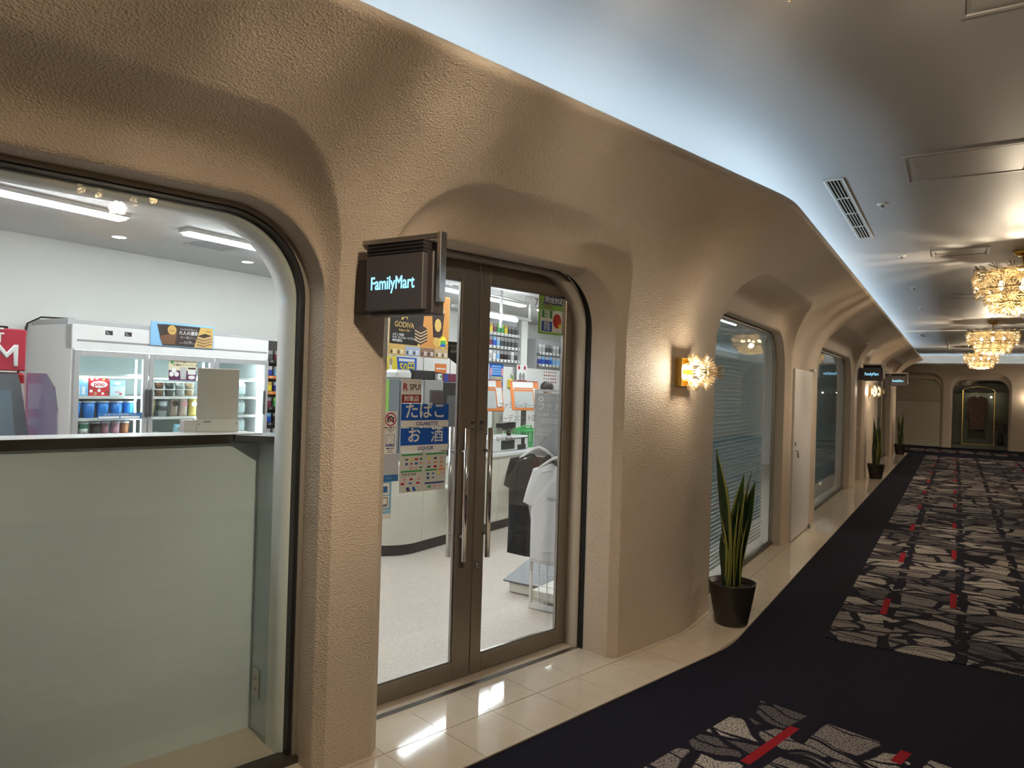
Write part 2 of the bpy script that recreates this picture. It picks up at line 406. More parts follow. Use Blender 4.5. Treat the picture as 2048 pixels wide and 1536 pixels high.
def map_left(s, d, z):
    """s = 0 at the bend; negative along the near stretch, positive along the far one"""
    if s <= -TB: return (WC.x+d, WC.y+s, z)
    if s >= TB: p = WC+FD*s+FN*d; return (p.x, p.y, z)
    a = BEND*(s+TB)/(2*TB); c = Vector((WC.x-RB, WC.y-TB, 0)); rr = RB+d
    return (c.x+rr*math.cos(a), c.y+rr*math.sin(a), z)
Y0 = WC.y
S_END = 17.9
OPEN_WIN1 = (-1.30-Y0, 1.362-Y0, 2.15, .33, 2.372, .43, .035)
OPEN_DOOR = (1.653-Y0, 3.165-Y0, 2.145, .31, 2.345, .39, .045)
OPEN_WIN3 = (.66, 3.08, 2.11, .36, 2.37, .46, .12)
OPEN_WIN4 = (4.95, 8.36, 2.12, .36, 2.37, .46, .14)
OPEN_DOOR2 = (8.95, 9.95, 2.05, .30, 2.33, .40, .08)
OPEN_WIN5 = (12.75, 16.6, 2.12, .36, 2.37, .46, .14)
mb = MB()
plain_cell(mb, map_left, -8.5, -5.6)
arch_cell(mb, map_left, -5.6, 1.50-Y0, OPEN_WIN1, -.175)
arch_cell(mb, map_left, 1.50-Y0, 3.36-Y0, OPEN_DOOR, -.165)
plain_cell(mb, map_left, 3.36-Y0, .36, 14)
arch_cell(mb, map_left, .36, 3.28, OPEN_WIN3, -.12)
plain_cell(mb, map_left, 3.28, 4.70, 8)
arch_cell(mb, map_left, 4.70, 8.60, OPEN_WIN4, -.12)
arch_cell(mb, map_left, 8.60, 10.25, OPEN_DOOR2, -.12)
plain_cell(mb, map_left, 10.25, 12.4, 12)
arch_cell(mb, map_left, 12.4, 16.95, OPEN_WIN5, -.12)
plain_cell(mb, map_left, 16.95, S_END, 8, end=1.)
ss = [-8.5]+[-8.5+i*.5 for i in range(1, 16)]+[-.6, -TB]+[-TB+2*TB*i/8 for i in range(1, 8)]+[TB, .6]+[1+i*.5 for i in range(33)]+[S_END]
lip_strip(mb, map_left, ss, end=1.)
# the wall turns the corner at its far end
CORNER = FW(S_END, 0)
def map_return(s, d, z): p = CORNER - FN*s + FD*d; return (p.x, p.y, z)
plain_cell(mb, map_return, 0., 4.2, 10, end=-1.)
lip_strip(mb, map_return, [0, .8, 2, 4.2], start=1.)
struct('wall_left', mb, STUCCO, 'beige stucco wall with deep arched openings flaring out into a cove lip')

# end wall facing back along the hall
END_S = 21.9
EO = FW(END_S, 0)
def map_end(s, d, z): p = EO + FN*s - FD*d; return (p.x, p.y, z)
OPEN_SHUT = (-.41, 1.06, 2.14, .34, 2.34, .42, .05)
OPEN_CASE = (1.345, 2.81, 2.14, .34, 2.34, .42, .06)
mb = MB()
plain_cell(mb, map_end, -4.6, -.6)
arch_cell(mb, map_end, -.6, 1.205, OPEN_SHUT, -.12)
arch_cell(mb, map_end, 1.205, 3.05, OPEN_CASE, -.12)
plain_cell(mb, map_end, 3.05, 7.2)
lip_strip(mb, map_end, [-4.6, 0, 2, 4, 7.2])
struct('wall_end', mb, STUCCO, 'beige stucco wall closing the hall with two arched openings')
# the opposite side of the hall and the wall behind the photographer
RIGHT_D = 5.0
def map_right(s, d, z): p = FW(END_S-s, RIGHT_D-d); return (p.x, p.y, z)
mb = MB(); plain_cell(mb, map_right, -.2, END_S+9, 30); lip_strip(mb, map_right, [-.2, 5, 10, 15, 20, 25, END_S+9])
struct('wall_right', mb, STUCCO, 'beige stucco wall along the other side of the hall')
mb = MB(); A_ = FW(-9.0, -3); B_ = FW(-9.0, RIGHT_D+.2)
mb.add([(A_.x,A_.y,0),(B_.x,B_.y,0),(B_.x,B_.y,CEIL),(A_.x,A_.y,CEIL)], [(0,1,2,3)])
struct('wall_back', mb, STUCCO, 'beige stucco wall at the near end of the hall')

# ceiling and floors
mb = MB(); q = [FW(-9.2, -3), FW(-9.2, RIGHT_D+.3), FW(END_S+.5, RIGHT_D+.3), FW(END_S+.5, -5)]
mb.prism([(p.x, p.y) for p in q], CEIL, CEIL+.05)
struct('ceiling', mb, M_CEIL, 'satin grey painted hall ceiling')
mb = MB(); q = [FW(-9.2, -3), FW(-9.2, RIGHT_D+.3), FW(END_S+.5, RIGHT_D+.3), FW(END_S+.5, -5)]
mb.prism([(p.x, p.y) for p in q], -.06, -.006)
floor = struct('floor', mb, M_NAVY, 'dark navy carpet with patterned panels')

# cove lighting strips behind the lips (real lamps of the hall)
def led(mapf, a, b, name):
    n = max(1, int((b-a)/.25)); mb = MB(); vs = []
    for i in range(n+1):
        s = a+(b-a)*i/n
        for d, z in ((.14, LIP_Z-.13), (.20, LIP_Z-.115), (.20, LIP_Z-.10), (.14, LIP_Z-.10)): vs.append(mapf(s, d, z))
    mb.add(vs, [(i*4+j, (i+1)*4+j, (i+1)*4+(j+1)%4, i*4+(j+1)%4) for i in range(n) for j in range(4)])
    return mb
for nm, mf, a, b, lab in (('left', map_left, -8.4, S_END, 'cool white light strip hidden in the cove above the shop front'),
                     ('end', map_end, -4.4, 5.0, 'cool white light strip hidden in the cove of the end wall'),
                     ('right', map_right, .3, END_S+8.5, 'cool white light strip hidden in the cove of the opposite wall')):
    solo('cove_light', led(mf, a, b, nm), M_LED, lab, 'light strip')

# ------------------------------------------------------------------ carpet panels, tile border
def poly_panel(name, pts, m, z0, z1, loc, rz):
    mb = MB(); mb.prism(pts, z0, z1); o = part(name, mb, m, floor); o.location = loc; o.rotation_euler = (0, 0, rz); return o
PN = carpet_pattern_mat('carpet_pattern_near', 0., 0., 1); PF = carpet_pattern_mat('carpet_pattern_far', 0., 0., 1)
# near panel follows the near wall, far panel the far wall; origin of each on one red dash
poly_panel('carpet_panel', [(-.25, -7.5), (3.6, -7.5), (3.6, .385), (-.25, .385)], PN, -.006, .0, (-1.396, 2.95, 0), 0)
o_ = FW(1.445, 1.052); poly_panel('carpet_panel', [(-.262, -.975), (3.2, -.975), (3.2, 16.2), (-.262, 16.2)], PF, -.006, .0, o_, BEND)
o_ = FW(19.9, 1.05); poly_panel('carpet_panel', [(-1.6, -.55), (1.9, -.55), (1.9, .75), (-1.6, .75)], PF, -.006, .0, o_, BEND)

border = struct('floor_tile_border', None, None, 'polished beige marble tile border along the shop front')
mb = MB()
def strip_poly(d0, d1, a, b):
    n = 8; L = [map_left(a, d0, 0), map_left(-TB, d0, 0)]+[map_left(-TB+2*TB*i/n, d0, 0) for i in range(1, n)]+[map_left(TB, d0, 0), map_left(b, d0, 0)]
    Rr = [map_left(a, d1, 0), map_left(-TB, d1, 0)]+[map_left(-TB+2*TB*i/n, d1, 0) for i in range(1, n)]+[map_left(TB, d1, 0), map_left(b, d1, 0)]
    return [(p[0], p[1]) for p in L]+[(p[0], p[1]) for p in reversed(Rr)]
mb.prism(strip_poly(-.165, .348, -8.4, S_END+.3), -.006, -.0018)
part('grout_bed', mb, M_GROUT, border)
tl = [(-.163, .058), (.0605, .3475)]
TJ = 2.246-Y0
def tile_mesh(fn):
    return fn
k0 = -22
ti = 0
for k in range(k0, 66):
    a = TJ+.2955*k; b = a+.2955
    if b < -8.3 or a > S_END+.1: continue
    for d0, d1 in tl:
        g = .0012
        c = [map_left(a+g, d0+g, 0), map_left(a+g, d1-g, 0), map_left(b-g, d1-g, 0), map_left(b-g, d0+g, 0)]
        mid = Vector([sum(p[i] for p in c)/4 for i in range(3)])
        mb = MB(); dz = random.uniform(-.0003, .0003)
        mb.prism([(p[0]-mid.x, p[1]-mid.y) for p in c], -.005, .0006+dz)
        part('tile', mb, M_TILE, border, loc=(mid.x, mid.y, 0))

# ------------------------------------------------------------------ shop shell
def fpoly(pts): return [(p.x, p.y) for p in pts]
shop = [Vector((-2.56, -3.2, 0)), Vector((-2.56, 3.80, 0)), FW(0, -.10), FW(11.5, -.10), FW(11.5, -5.35), FW(-6.6, -5.35)]
M_SHOPFLOOR = mat('shop_floor', (.50, .435, .38), .40, spec=.4, var=.32, vscale=55)
mb = MB(); mb.prism(fpoly(shop), -.05, -.0045); struct('floor_shop', mb, M_SHOPFLOOR, 'pale mottled vinyl floor inside the shop')
mb = MB(); mb.prism(fpoly([Vector((-2.50, -3.2, 0)), Vector((-2.50, 3.83, 0)), FW(0, -.04), FW(11.5, -.04), FW(11.5, -5.4), FW(-6.6, -5.4)]), 2.68, 2.72)
struct('ceiling_shop', mb, mat('shop_ceiling', (.74, .74, .74), .6), 'white ceiling inside the shop')
def wall_seg(name, p, q_, m, lab, h=2.7, th=.06):
    d = (q_-p); L = d.length; mb = MB(); mb.box(0, L, 0, th, 0, h)
    o = struct(name, mb, m, lab, (p.x, p.y, 0), math.atan2(d.y, d.x)); return o
wall_seg('wall_shop_back', FW(11.5, -5.35), FW(-6.6, -5.35), M_WALLIN, 'plain white wall behind the freezers and counter') .location += Vector((0, 0, 0))
wall_seg('wall_shop_side', FW(11.5, -.1), FW(11.5, -5.35), M_WALLIN, 'white wall at the far side of the shop')
wall_seg('wall_shop_front', FW(-6.6, -5.35), Vector((-2.56, -3.2, 0)), M_WALLIN, 'white wall at the near side of the shop')
# inner faces of the facade: plaster vaults of the openings, painted white
def vault(name, mapf, o, d0, d1, m, lab, parent=None, grow=0.):
    A = outline(o[0]-grow, o[1]+grow, o[2]+grow, o[3]); n = len(A); mb = MB()
    A2 = outline(o[0]-grow-.03, o[1]+grow+.03, o[2]+grow+.03, o[3]+.03)
    rows = [[mapf(s, d0, z) for s, z in A], [mapf(s, d1, z) for s, z in A], [mapf(s, d1, z) for s, z in A2], [mapf(s, d0, z) for s, z in A2]]
    vs = [p for r in rows for p in r]
    mb.add(vs, [((k % 4)*n+j, (k % 4)*n+j+1, ((k+1) % 4)*n+j+1, ((k+1) % 4)*n+j) for k in range(4) for j in range(n-1)], False)
    for i, f in enumerate(mb.sm): mb.sm[i] = True
    return part(name, mb, m, parent) if parent else struct(name, mb, m, lab)

# ------------------------------------------------------------------ window 1: shop window beside the sign
def pane(mapf, o, d, th, m, parent, grow=.0, z0=.0, s_lim=None):
    A = [(s, max(z, z0)) for s, z in outline(o[0]-grow, o[1]+grow, o[2]+grow, o[3])]; n = len(A); mb = MB()
    vs = [mapf(s, d, z) for s, z in A]+[mapf(s, d-th, z) for s, z in A]
    fs = [tuple(reversed(range(n))), tuple(range(n, 2*n))]+[(i, (i+1) % n, (i+1) % n+n, i+n) for i in range(n)]
    mb.add(vs, fs); return part('glass_pane', mb, m, parent)
def arch_frame(mapf, o, d0, d1, t, m, parent, name='frame', grow=0.):
    A = outline(o[0]-grow, o[1]+grow, o[2]+grow, o[3]); B = outline(o[0]+t-grow, o[1]-t+grow, o[2]-t+grow, max(.02, o[3]-t)); n = len(A); mb = MB()
    rows = [[mapf(s, d0, z) for s, z in A], [mapf(s, d0, z) for s, z in B], [mapf(s, d1, z) for s, z in B], [mapf(s, d1, z) for s, z in A]]
    vs = [p for r in rows for p in r]
    mb.add(vs, [((k % 4)*n+j, (k % 4)*n+j+1, ((k+1) % 4)*n+j+1, ((k+1) % 4)*n+j) for k in range(4) for j in range(n-1)], False)
    return part(name, mb, m, parent)
w1 = struct('window_1', None, None, 'wide arched shop window with dark metal frame showing freezers')
arch_frame(map_left, OPEN_WIN1, -.125, -.165, .018, mat('window_alu', (.38, .35, .30), .4, .6), w1)
arch_frame(map_left, (OPEN_WIN1[0]+.018, OPEN_WIN1[1]-.018, OPEN_WIN1[2]-.018, OPEN_WIN1[3]-.018), -.135, -.175, .014, M_BLACK, w1, 'gasket')
pane(map_left, OPEN_WIN1, -.158, .008, M_GLASS, w1, grow=-.01)
mb = MB(); mb.box(-2.64, -2.565, -1.3, 1.36, 0, .028); part('sill_rail', mb, M_BRONZE_D, w1)
vault('reveal', map_left, OPEN_WIN1, -.172, -.30, M_WALLIN, None, w1, grow=-.045)
# plaster behind the facade above and beside the vault
# low wall inside the window
lw = struct('wall_low', None, None, 'white low wall behind the shop window with dark edged ledge')
mb = MB(); mb.box(-2.99, -2.945, -3.0, 1.40, 0, 1.235); part('panel', mb, M_HALF, lw)
mb = MB(); mb.box(-2.99, -2.76, 1.335, 1.40, 0, 1.235); part('panel', mb, M_HALF, lw)
mb = MB(); mb.box(-3.10, -2.925, -3.0, 1.335, 1.235, 1.272, .004); part('ledge', mb, M_WHITE_G, lw)
mb = MB(); mb.box(-2.926, -2.92, -3.0, 1.335, 1.232, 1.27); part('ledge_edge', mb, mat('dark_mirror', (.09, .09, .09), .15, .9), lw)
mb = MB(); mb.prism([(-2.99, 1.22), (-2.90, 1.22), (-2.76, 1.335), (-2.76, 1.42), (-2.99, 1.42)], 1.242, 1.268); part('corner_cap', mb, M_GREYD, lw)
mb = MB(); mb.box(-2.945, -2.64, -3.0, 1.335, -.004, .012); part('bay_floor', mb, mat('bay_floor', (.50, .43, .34), .5, var=.1, vscale=14), lw)
ob = board('wall_outlet', 'cream plastic wall outlet plate low inside the shop window', 'outlet', (-2.895, 1.3345, .215), (1, 0, 0))
part('plate', MB().box(-.030, .030, -.062, .062, 0, .006, .002), M_OFFW, ob)
mb = MB()
for yy in (-.022, .022): mb.box(-.010, -.006, yy-.007, yy+.007, .006, .0066); mb.box(.006, .010, yy-.007, yy+.007, .006, .0066)
part('socket_slots', mb, M_BROWN, ob, kind='stuff')

# ------------------------------------------------------------------ shop door
dr = struct('door_1', None, None, 'bronze framed double glass door of the shop under an arch')
XD = -2.79
def leaf(y0, y1, name, sl=.068, sr=.068):
    root = link(name, None, dr, (XD, 0, 0))
    zt = 2.24
    mb = MB(); mb.box(-.02, .02, y0, y0+sl, .008, zt, .003); part('stile', mb, M_BRONZE, root)
    mb = MB(); mb.box(-.02, .02, y1-sr, y1, .008, zt, .003); part('stile', mb, M_BRONZE, root)
    mb = MB(); mb.box(-.018, .018, y0+sl, y1-sr, .008, .095, .003); part('rail', mb, M_BRONZE, root)
    mb = MB(); mb.box(-.018, .018, y0+sl, y1-sr, 2.035, zt, .003); part('rail', mb, M_BRONZE, root)
    mb = MB(); mb.frame(y0+sl, y1-sr, .095, 2.035, .008, -.008, .008)
    mb.v = [(z, x, y) for x, y, z in mb.v]; part('bead', mb, M_STEEL, root)
    mb = MB(); mb.box(-.003, .003, y0+sl+.004, y1-sr-.004, .099, 2.031); part('glass_pane', mb, M_GLASS, root)
    return root
ldl = leaf(1.60, 2.416, 'door_leaf', .068, .112); ldr = leaf(2.424, 3.186, 'door_leaf', .070, .098)
def pull(root, y, z0, z1, side):
    x = side*.062
    h = part('handle', MB().tube([(x, y, z0), (x, y, z1)], .0135, 14), M_CHROME, root)
    for z in (z0+.12, z1-.12): part('standoff', MB().tube([(side*.016, y, z), (x, y, z)], .008, 10), M_STEEL, h)
for root, y, yh in ((ldl, 2.39, 2.322), (ldr, 2.452, 2.482)):
    pull(root, yh, .615, 1.285, 1); pull(root, yh, .615, 1.285, -1)
    p_ = link('push_plate', MB().box(-.017, .017, -.033, .033, 0, .0015).mesh('push_plate', M_STEEL), root)
    p_.matrix_local = board_matrix((.0205, y, 1.30), (0, 1, 0))
    lettering('押', .030, M_INK, p_, 0, .006, .002); lettering('PUSH', .009, M_INK, p_, 0, -.023, .002)
part('lock', MB().lathe([(.012, 0), (.016, .0), (.016, .012), (.011, .014)], 16, (0, 0, 0)), M_STEEL, ldr).matrix_local = board_matrix((.02, 2.45, .57), (0, 1, 0))
mb = MB(); mb.box(-2.70, -2.668, 1.66, 3.165, -.0045, .003); part('threshold', mb, M_STEEL, dr)
mb = MB(); mb.box(-2.82, -2.70, 1.60, 3.23, -.0045, .0015); part('sill_stone', mb, M_TILE, dr)
mb = MB(); mb.box(-2.668, -2.622, 1.655, 3.165, -.0045, .0004); part('sill_stone', mb, M_TILE, dr)
# liner of the arch between plaster and leaves, and the black shutter slots
vault('arch_liner', map_left, (OPEN_DOOR[0]+.012, OPEN_DOOR[1]-.012, OPEN_DOOR[2]-.012, .31), -.225, -.31, M_LINER, None, dr)
vault('arch_liner', map_left, OPEN_DOOR, -.165, -.178, M_LINER, None, dr)
vault('shutter_slot', map_left, (OPEN_DOOR[0]-.004, OPEN_DOOR[1]+.004, OPEN_DOOR[2]+.03, .31), -.176, -.228, M_RUBBER, None, dr)
mb = MB(); mb.box(-2.83, -2.775, 3.190, 3.30, 0, 2.3); part('jamb_post', mb, M_BRONZE_D, dr)
mb = MB(); mb.box(-2.83, -2.765, 1.52, 1.604, 0, 2.3); part('jamb_post', mb, M_BRONZE_D, dr)
mb = MB(); mb.box(-2.81, -2.77, 1.55, 3.28, 2.2405, 2.40); part('header', mb, M_BRONZE_D, dr)

# ------------------------------------------------------------------ notices on the door glass
def notice(label, y0, y1, z0, z1, m, name='notice', x=-2.7862, cat='sticker', group=None):
    b = board(name, label, cat, (x, (y0+y1)/2, (z0+z1)/2), (0, 1, 0), group)
    b['w'] = y1-y0; b['h'] = z1-z0
    slab(b, 'sheet', -(y1-y0)/2, (y1-y0)/2, -(z1-z0)/2, (z1-z0)/2, m, 0, .001); return b
n = notice('white and red door notice reading R SPU above blue tobacco sign', 1.957, 2.072, 1.41, 1.525, M_PAPER)
slab(n, 'band', -.0575, .0575, -.0575, -.018, M_REDD, .001, .0014)
lettering('R', .044, mat('crimson', (.45, .01, .05), .4), n, -.038, .018, .0016, .0015); lettering('SPU!', .040, M_INK, n, .020, .017, .0016, .0003, .86)
slab(n, 'underline', -.046, -.026, -.0015, .001, mat('crimson'), .001, .0016)
lettering('対象店', .030, M_PAPER, n, 0, -.039, .0018, .0008)
n = notice('blue door sign with white Japanese letters and CIGARETTE', 1.958, 2.244, 1.2935, 1.4055, M_BLUE)
slab(n, 'band', -.143, .143, -.056, -.024, M_PAPER, .001, .0014)
lettering('たばこ', .083, M_PAPER, n, 0, .018, .0016, .0018); lettering('CIGARETTE', .026, M_NAVYP, n, .01, -.041, .0018, .0004)
n = notice('blue door sign with white Japanese letters and LIQUOR', 1.958, 2.244, 1.174, 1.288, M_BLUE)
slab(n, 'band', -.143, .143, -.057, -.025, M_PAPER, .001, .0014)
lettering('お', .080, M_PAPER, n, -.066, .018, .0016, .0018); lettering('酒', .080, M_PAPER, n, .074, .018, .0016, .0003); lettering('LIQUOR', .026, M_NAVYP, n, .005, -.042, .0018, .0004)
n = notice('pale payment methods sheet with small coloured marks below liquor sign', 1.956, 2.236, .980, 1.170, mat('grey_paper', (.62, .64, .62), .5))
mbs = {}
def mark(m, x, y, w_, h_): mbs.setdefault(m.name, (m, MB()))[1].box(x-w_/2, x+w_/2, y-h_/2, y+h_/2, .001, .0016)
mark(M_GREEN, -.068, .085, .125, .008); mark(M_GREEN, .075, .085, .120, .008); mark(M_GREEN, -.070, .006, .125, .008); mark(M_GREEN, .048, .006, .07, .008); mark(M_ORANGE, .113, .006, .045, .008); mark(M_NAVYP, .073, -.058, .122, .008)
rr = random.Random(3)
cs = [M_RED, M_NAVYP, M_ORANGE, M_GREYD, M_BLUE, M_GREEN, M_PINK, M_YEL]
for yy, xs in ((.063, (-.10, -.072, -.043, -.015, .035, .073, .11)), (.042, (-.10, -.072, -.043, -.015, .035, .073, .11)), (.022, (-.072, -.043, -.015, .035, .073, .11)),
               (-.012, (.03, .062, .095, .122)), (-.032, (-.11, -.07, -.025, .03, .062)), (-.052, (-.12, -.075, -.03)), (-.075, (.04, .073, .106, -.09, -.055)), (-.085, (-.085, -.05))):
    for x in xs: mark(rr.choice(cs), x, yy, rr.uniform(.011, .020), rr.uniform(.007, .011))
for m, b in mbs.values(): part('print', b, m, n, kind='stuff')
lettering('ファミペイ', .018, M_INK, n, -.085, -.010, .0018, .0004)
n = notice('white no photography sticker with red circle and camera on door', 1.863, 1.934, 1.170, 1.370, M_PAPER)
part('circle', MB().ring(0, .062, .0315, .0262, .001, .0015), mat('crimson'), n)
part('camera_icon', MB().box(-.019, .019, .049, .072, .001, .0013).box(-.008, .008, .072, .078, .001, .0013), M_INK, n)
part('lens_icon', MB().ring(0, .060, .0105, .0065, .0013, .0016), M_PAPER, n)
o = part('slash', MB().box(-.028, .028, -.0028, .0028, .0016, .002), mat('crimson'), n); o.location = (0, .062, 0); o.rotation_euler = (0, 0, -.75)
lettering('撮影はご遠慮ください', .0068, M_INK, n, 0, .023, .0015, .0002); lettering('No photography', .0062, M_INK, n, 0, .013, .0015); lettering('please', .0062, M_INK, n, 0, .004, .0015)
part('icon_frame', MB().frame(-.024, .024, -.066, -.010, .002, .001, .0015), M_NAVYP, n)
part('icon_band', MB().box(-.024, .024, -.066, -.053, .001, .0016), M_NAVYP, n); lettering('ほじょ犬', .010, M_PAPER, n, 0, -.0595, .0018, .0003)
part('icon_face', MB().ring(0, -.034, .0135, .0122, .001, .0014), M_GREY, n)
lettering('補助犬入店可', .0068, M_INK, n, 0, -.075, .0015, .0002); lettering('Welcome!', .0062, M_INK, n, 0, -.084, .0015); lettering('Assistance dogs', .0055, M_INK, n, 0, -.092, .0015)
n = notice('plain grey sticker with blue lower band on door glass', 1.858, 1.950, 1.040, 1.170, mat('grey_print', (.50, .53, .58), .5))
slab(n, 'band', -.046, .046, -.065, -.033, mat('mid_blue', (.04, .17, .42), .4), .001, .0014); lettering('rtner', .017, mat('pale_blue', (.25, .42, .68), .5), n, -.01, -.048, .0016)
n = notice('blue and white notice with two small pictures at door edge', 1.850, 1.914, .868, 1.040, M_SKY)
slab(n, 'picture', -.028, .020, .026, .080, M_PAPER, .001, .0014); slab(n, 'picture', -.028, .020, -.034, .021, M_PAPER, .001, .0014); slab(n, 'margin', -.032, .032, -.086, -.062, M_PAPER, .001, .0014)
slab(n, 'drawing', -.016, .010, .036, .066, mat('mid_blue'), .0014, .0018); part('drawing', MB().frame(-.020, .012, -.022, .014, .003, .0014, .0018), M_INK, n); lettering('ATM', .012, M_INK, n, -.003, -.027, .0018, .0003)
lettering('お声掛けして', .011, M_PAPER, n, 0, -.048, .0016, .0002)
# right leaf
n = board('door_number', 'thin lettered number 77468 in a fine frame on door glass', 'lettering', (-2.7862, 2.886, 1.977), (0, 1, 0))
M_WHT = mat('vinyl_grey', (.30, .25, .22), .5); M_VW = mat('vinyl_white', (.33, .31, .28), .5)
part('frame', MB().frame(-.118, .118, -.031, .031, .0015, 0, .0006), M_WHT, n); lettering('77468', .062, M_WHT, n, .025, .0, .0008, 0, .95)
n = board('shop_hours', 'pale vinyl lettering of shop name and opening hours on door glass', 'lettering', (-2.7862, 2.72, 1.31), (0, 1, 0))
lettering('ファミリーマート', .040, M_VW, n, .012, .087, .0008, 0, .92); lettering('ガーデンコート店', .040, M_VW, n, .012, .017, .0008, 0, .92)
lettering('7時～23時', .034, M_VW, n, -.148, -.050, .0008, 0, 1., 'LEFT'); lettering('年中無休', .032, M_VW, n, -.148, -.094, .0008, 0, 1., 'LEFT')
n = notice('green bordered payment poster with red balloon face on door glass', 2.882, 3.150, 1.808, 2.030, M_LIME, 'payment_poster', -2.796, 'poster')
slab(n, 'sheet_face', -.118, .118, -.098, .030, M_PAPER, .001, .0014); slab(n, 'heading', -.090, .13, .062, .108, M_NAVYP, .001, .0014)
slab(n, 'label_block', -.108, -.02, -.018, .026, M_GREEN, .0014, .0018); slab(n, 'label_block', -.108, -.02, -.094, -.036, M_BLUE, .0014, .0018)
lettering('現金対応', .040, M_PAPER, n, -.005, .085, .0018, .0008); lettering('取扱\n可能', .024, M_PAPER, n, -.064, .004, .002, .0006); lettering('支払\n方法', .026, M_PAPER, n, -.064, -.065, .002, .0006)
part('balloon', MB().ellipse(.022, -.030, .036, .042, .0014, .0018), mat('balloon_red', (.62, .05, .035), .4), n)
star = [(.045+.020*(1 if k % 2 == 0 else .45)*math.cos(PI/2+PI*k/5), -.058+.020*(1 if k % 2 == 0 else .45)*math.sin(PI/2+PI*k/5)) for k in range(10)]
part('star', MB().prism(star, .0018, .0022), M_YEL, n)
n = board('machine_notice', 'black pennant notice with white Japanese writing by the door stile', 'poster', (-3.30, 2.70, 1.70), (0, 1, 0))
part('sheet', MB().prism([(-.06, .06), (.08, .06), (.08, -.035), (.012, -.075), (-.06, -.035)], 0, .001), M_INK, n)
lettering('こちらのマシンは\nコーヒーの\n抽出専用です', .0165, M_PAPER, n, .008, .018, .0014)

# ------------------------------------------------------------------ far windows with closed blinds
M_SLAT = bpy.data.materials.new('blind_slat'); M_SLAT.use_nodes = True
_nt = M_SLAT.node_tree; _p = _nt.nodes['Principled BSDF']; _p.inputs['Base Color'].default_value = (.55, .60, .60, 1); _p.inputs['Roughness'].default_value = .55
_tl = _nt.nodes.new('ShaderNodeBsdfTranslucent'); _tl.inputs[0].default_value = (.60, .72, .78, 1); _mx = _nt.nodes.new('ShaderNodeMixShader'); _mx.inputs[0].default_value = .38
_nt.links.new(_p.outputs[0], _mx.inputs[1]); _nt.links.new(_tl.outputs[0], _mx.inputs[2]); _nt.links.new(_mx.outputs[0], _nt.nodes['Material Output'].inputs[0])
def blind_window(name, o, lab, s_a, s_b):
    wn = struct(name, None, None, lab)
    arch_frame(map_left, o, -.085, -.115, .022, mat('window_alu'), wn)
    pane(map_left, o, -.098, .008, M_GLASS_F, wn, grow=-.015)
    bb = board('sill_rail', None, None, FW((o[0]+o[1])/2, -.10), FD); bb.parent = wn
    L = o[1]-o[0]
    part('rail', MB().box(-L/2, L/2, 0, .03, -.02, .02), M_BRONZE_D, bb)
    mb = MB(); zt = o[2]-.02; k = 0; z = .05
    for i in range(int((zt-.05)/.034)):
        z = .05+i*.034; p = [FW(o[0]-.05, -.215, z), FW(o[1]+.05, -.215, z), FW(o[1]+.05, -.200, z+.036), FW(o[0]-.05, -.200, z+.036)]
        mb.add([tuple(v) for v in p]+[tuple(v-FN*.0015) for v in p], [(0,1,2,3), (7,6,5,4), (0,4,5,1), (3,2,6,7)])
    part('slats', mb, M_SLAT, wn, kind='stuff')
    if name != 'window_4': return wn
    p0 = FW(o[0]-.3, -.42); mb = MB(); mb.box(-.02, .02, 0, L+.6, 0, 2.68)
    b = part('backing_wall', mb, M_WALLIN, wn); b.location = p0; b.rotation_euler = (0, 0, BEND)
    for s_ in (o[0]-.28, o[1]+.28):
        b = part('side_wall', MB().box(-.33, 0, -.015, .015, 0, 2.68), M_WALLIN, wn); b.location = FW(s_, -.08); b.rotation_euler = (0, 0, BEND)
    return wn
blind_window('window_2', OPEN_WIN3, 'arched window with closed blinds beyond the potted snake plant', .66, 3.08)
blind_window('window_3', OPEN_WIN4, 'arched window with closed blinds beyond the white service door', 4.9, 8.4)
blind_window('window_4', OPEN_WIN5, 'arched window with closed blinds near the end of the hall', 12.7, 16.6)
# white service door on the pier
sd = struct('door_2', None, None, 'white flush service door on the pier between two windows')
sd.location = FW(3.30, D0); sd.rotation_euler = (0, 0, BEND)
part('leaf', MB().box(-.004, .022, 0, 1.0, .012, 1.775, .003), mat('white_door', (.62, .595, .575), .4), sd)
part('hinge', MB().box(.0, .055, .93, 1.04, 1.775, 1.80, .003), M_STEEL, sd)
part('pivot', MB().box(.0, .05, .96, 1.03, 0, .05, .004), M_STEEL, sd)
h = part('lock_plate', MB().box(.022, .027, .06, .10, .98, 1.02), M_CHROME, sd)
h = part('handle', MB().tube([(.022, .08, .93), (.05, .08, .93), (.055, .08, .86)], .009, 8), M_CHROME, sd)
sd2 = struct('door_3', None, None, 'white flush panel door in the narrow arch under a sign')
sd2.location = FW(8.95, -.10); sd2.rotation_euler = (0, 0, BEND)
part('leaf', MB().box(0, .02, -.03, 1.03, .008, 2.06, .003), mat('white_door'), sd2)
part('handle', MB().tube([(.02, .94, .95), (.05, .94, .95), (.055, .94, .88)], .009, 8), M_CHROME, sd2)

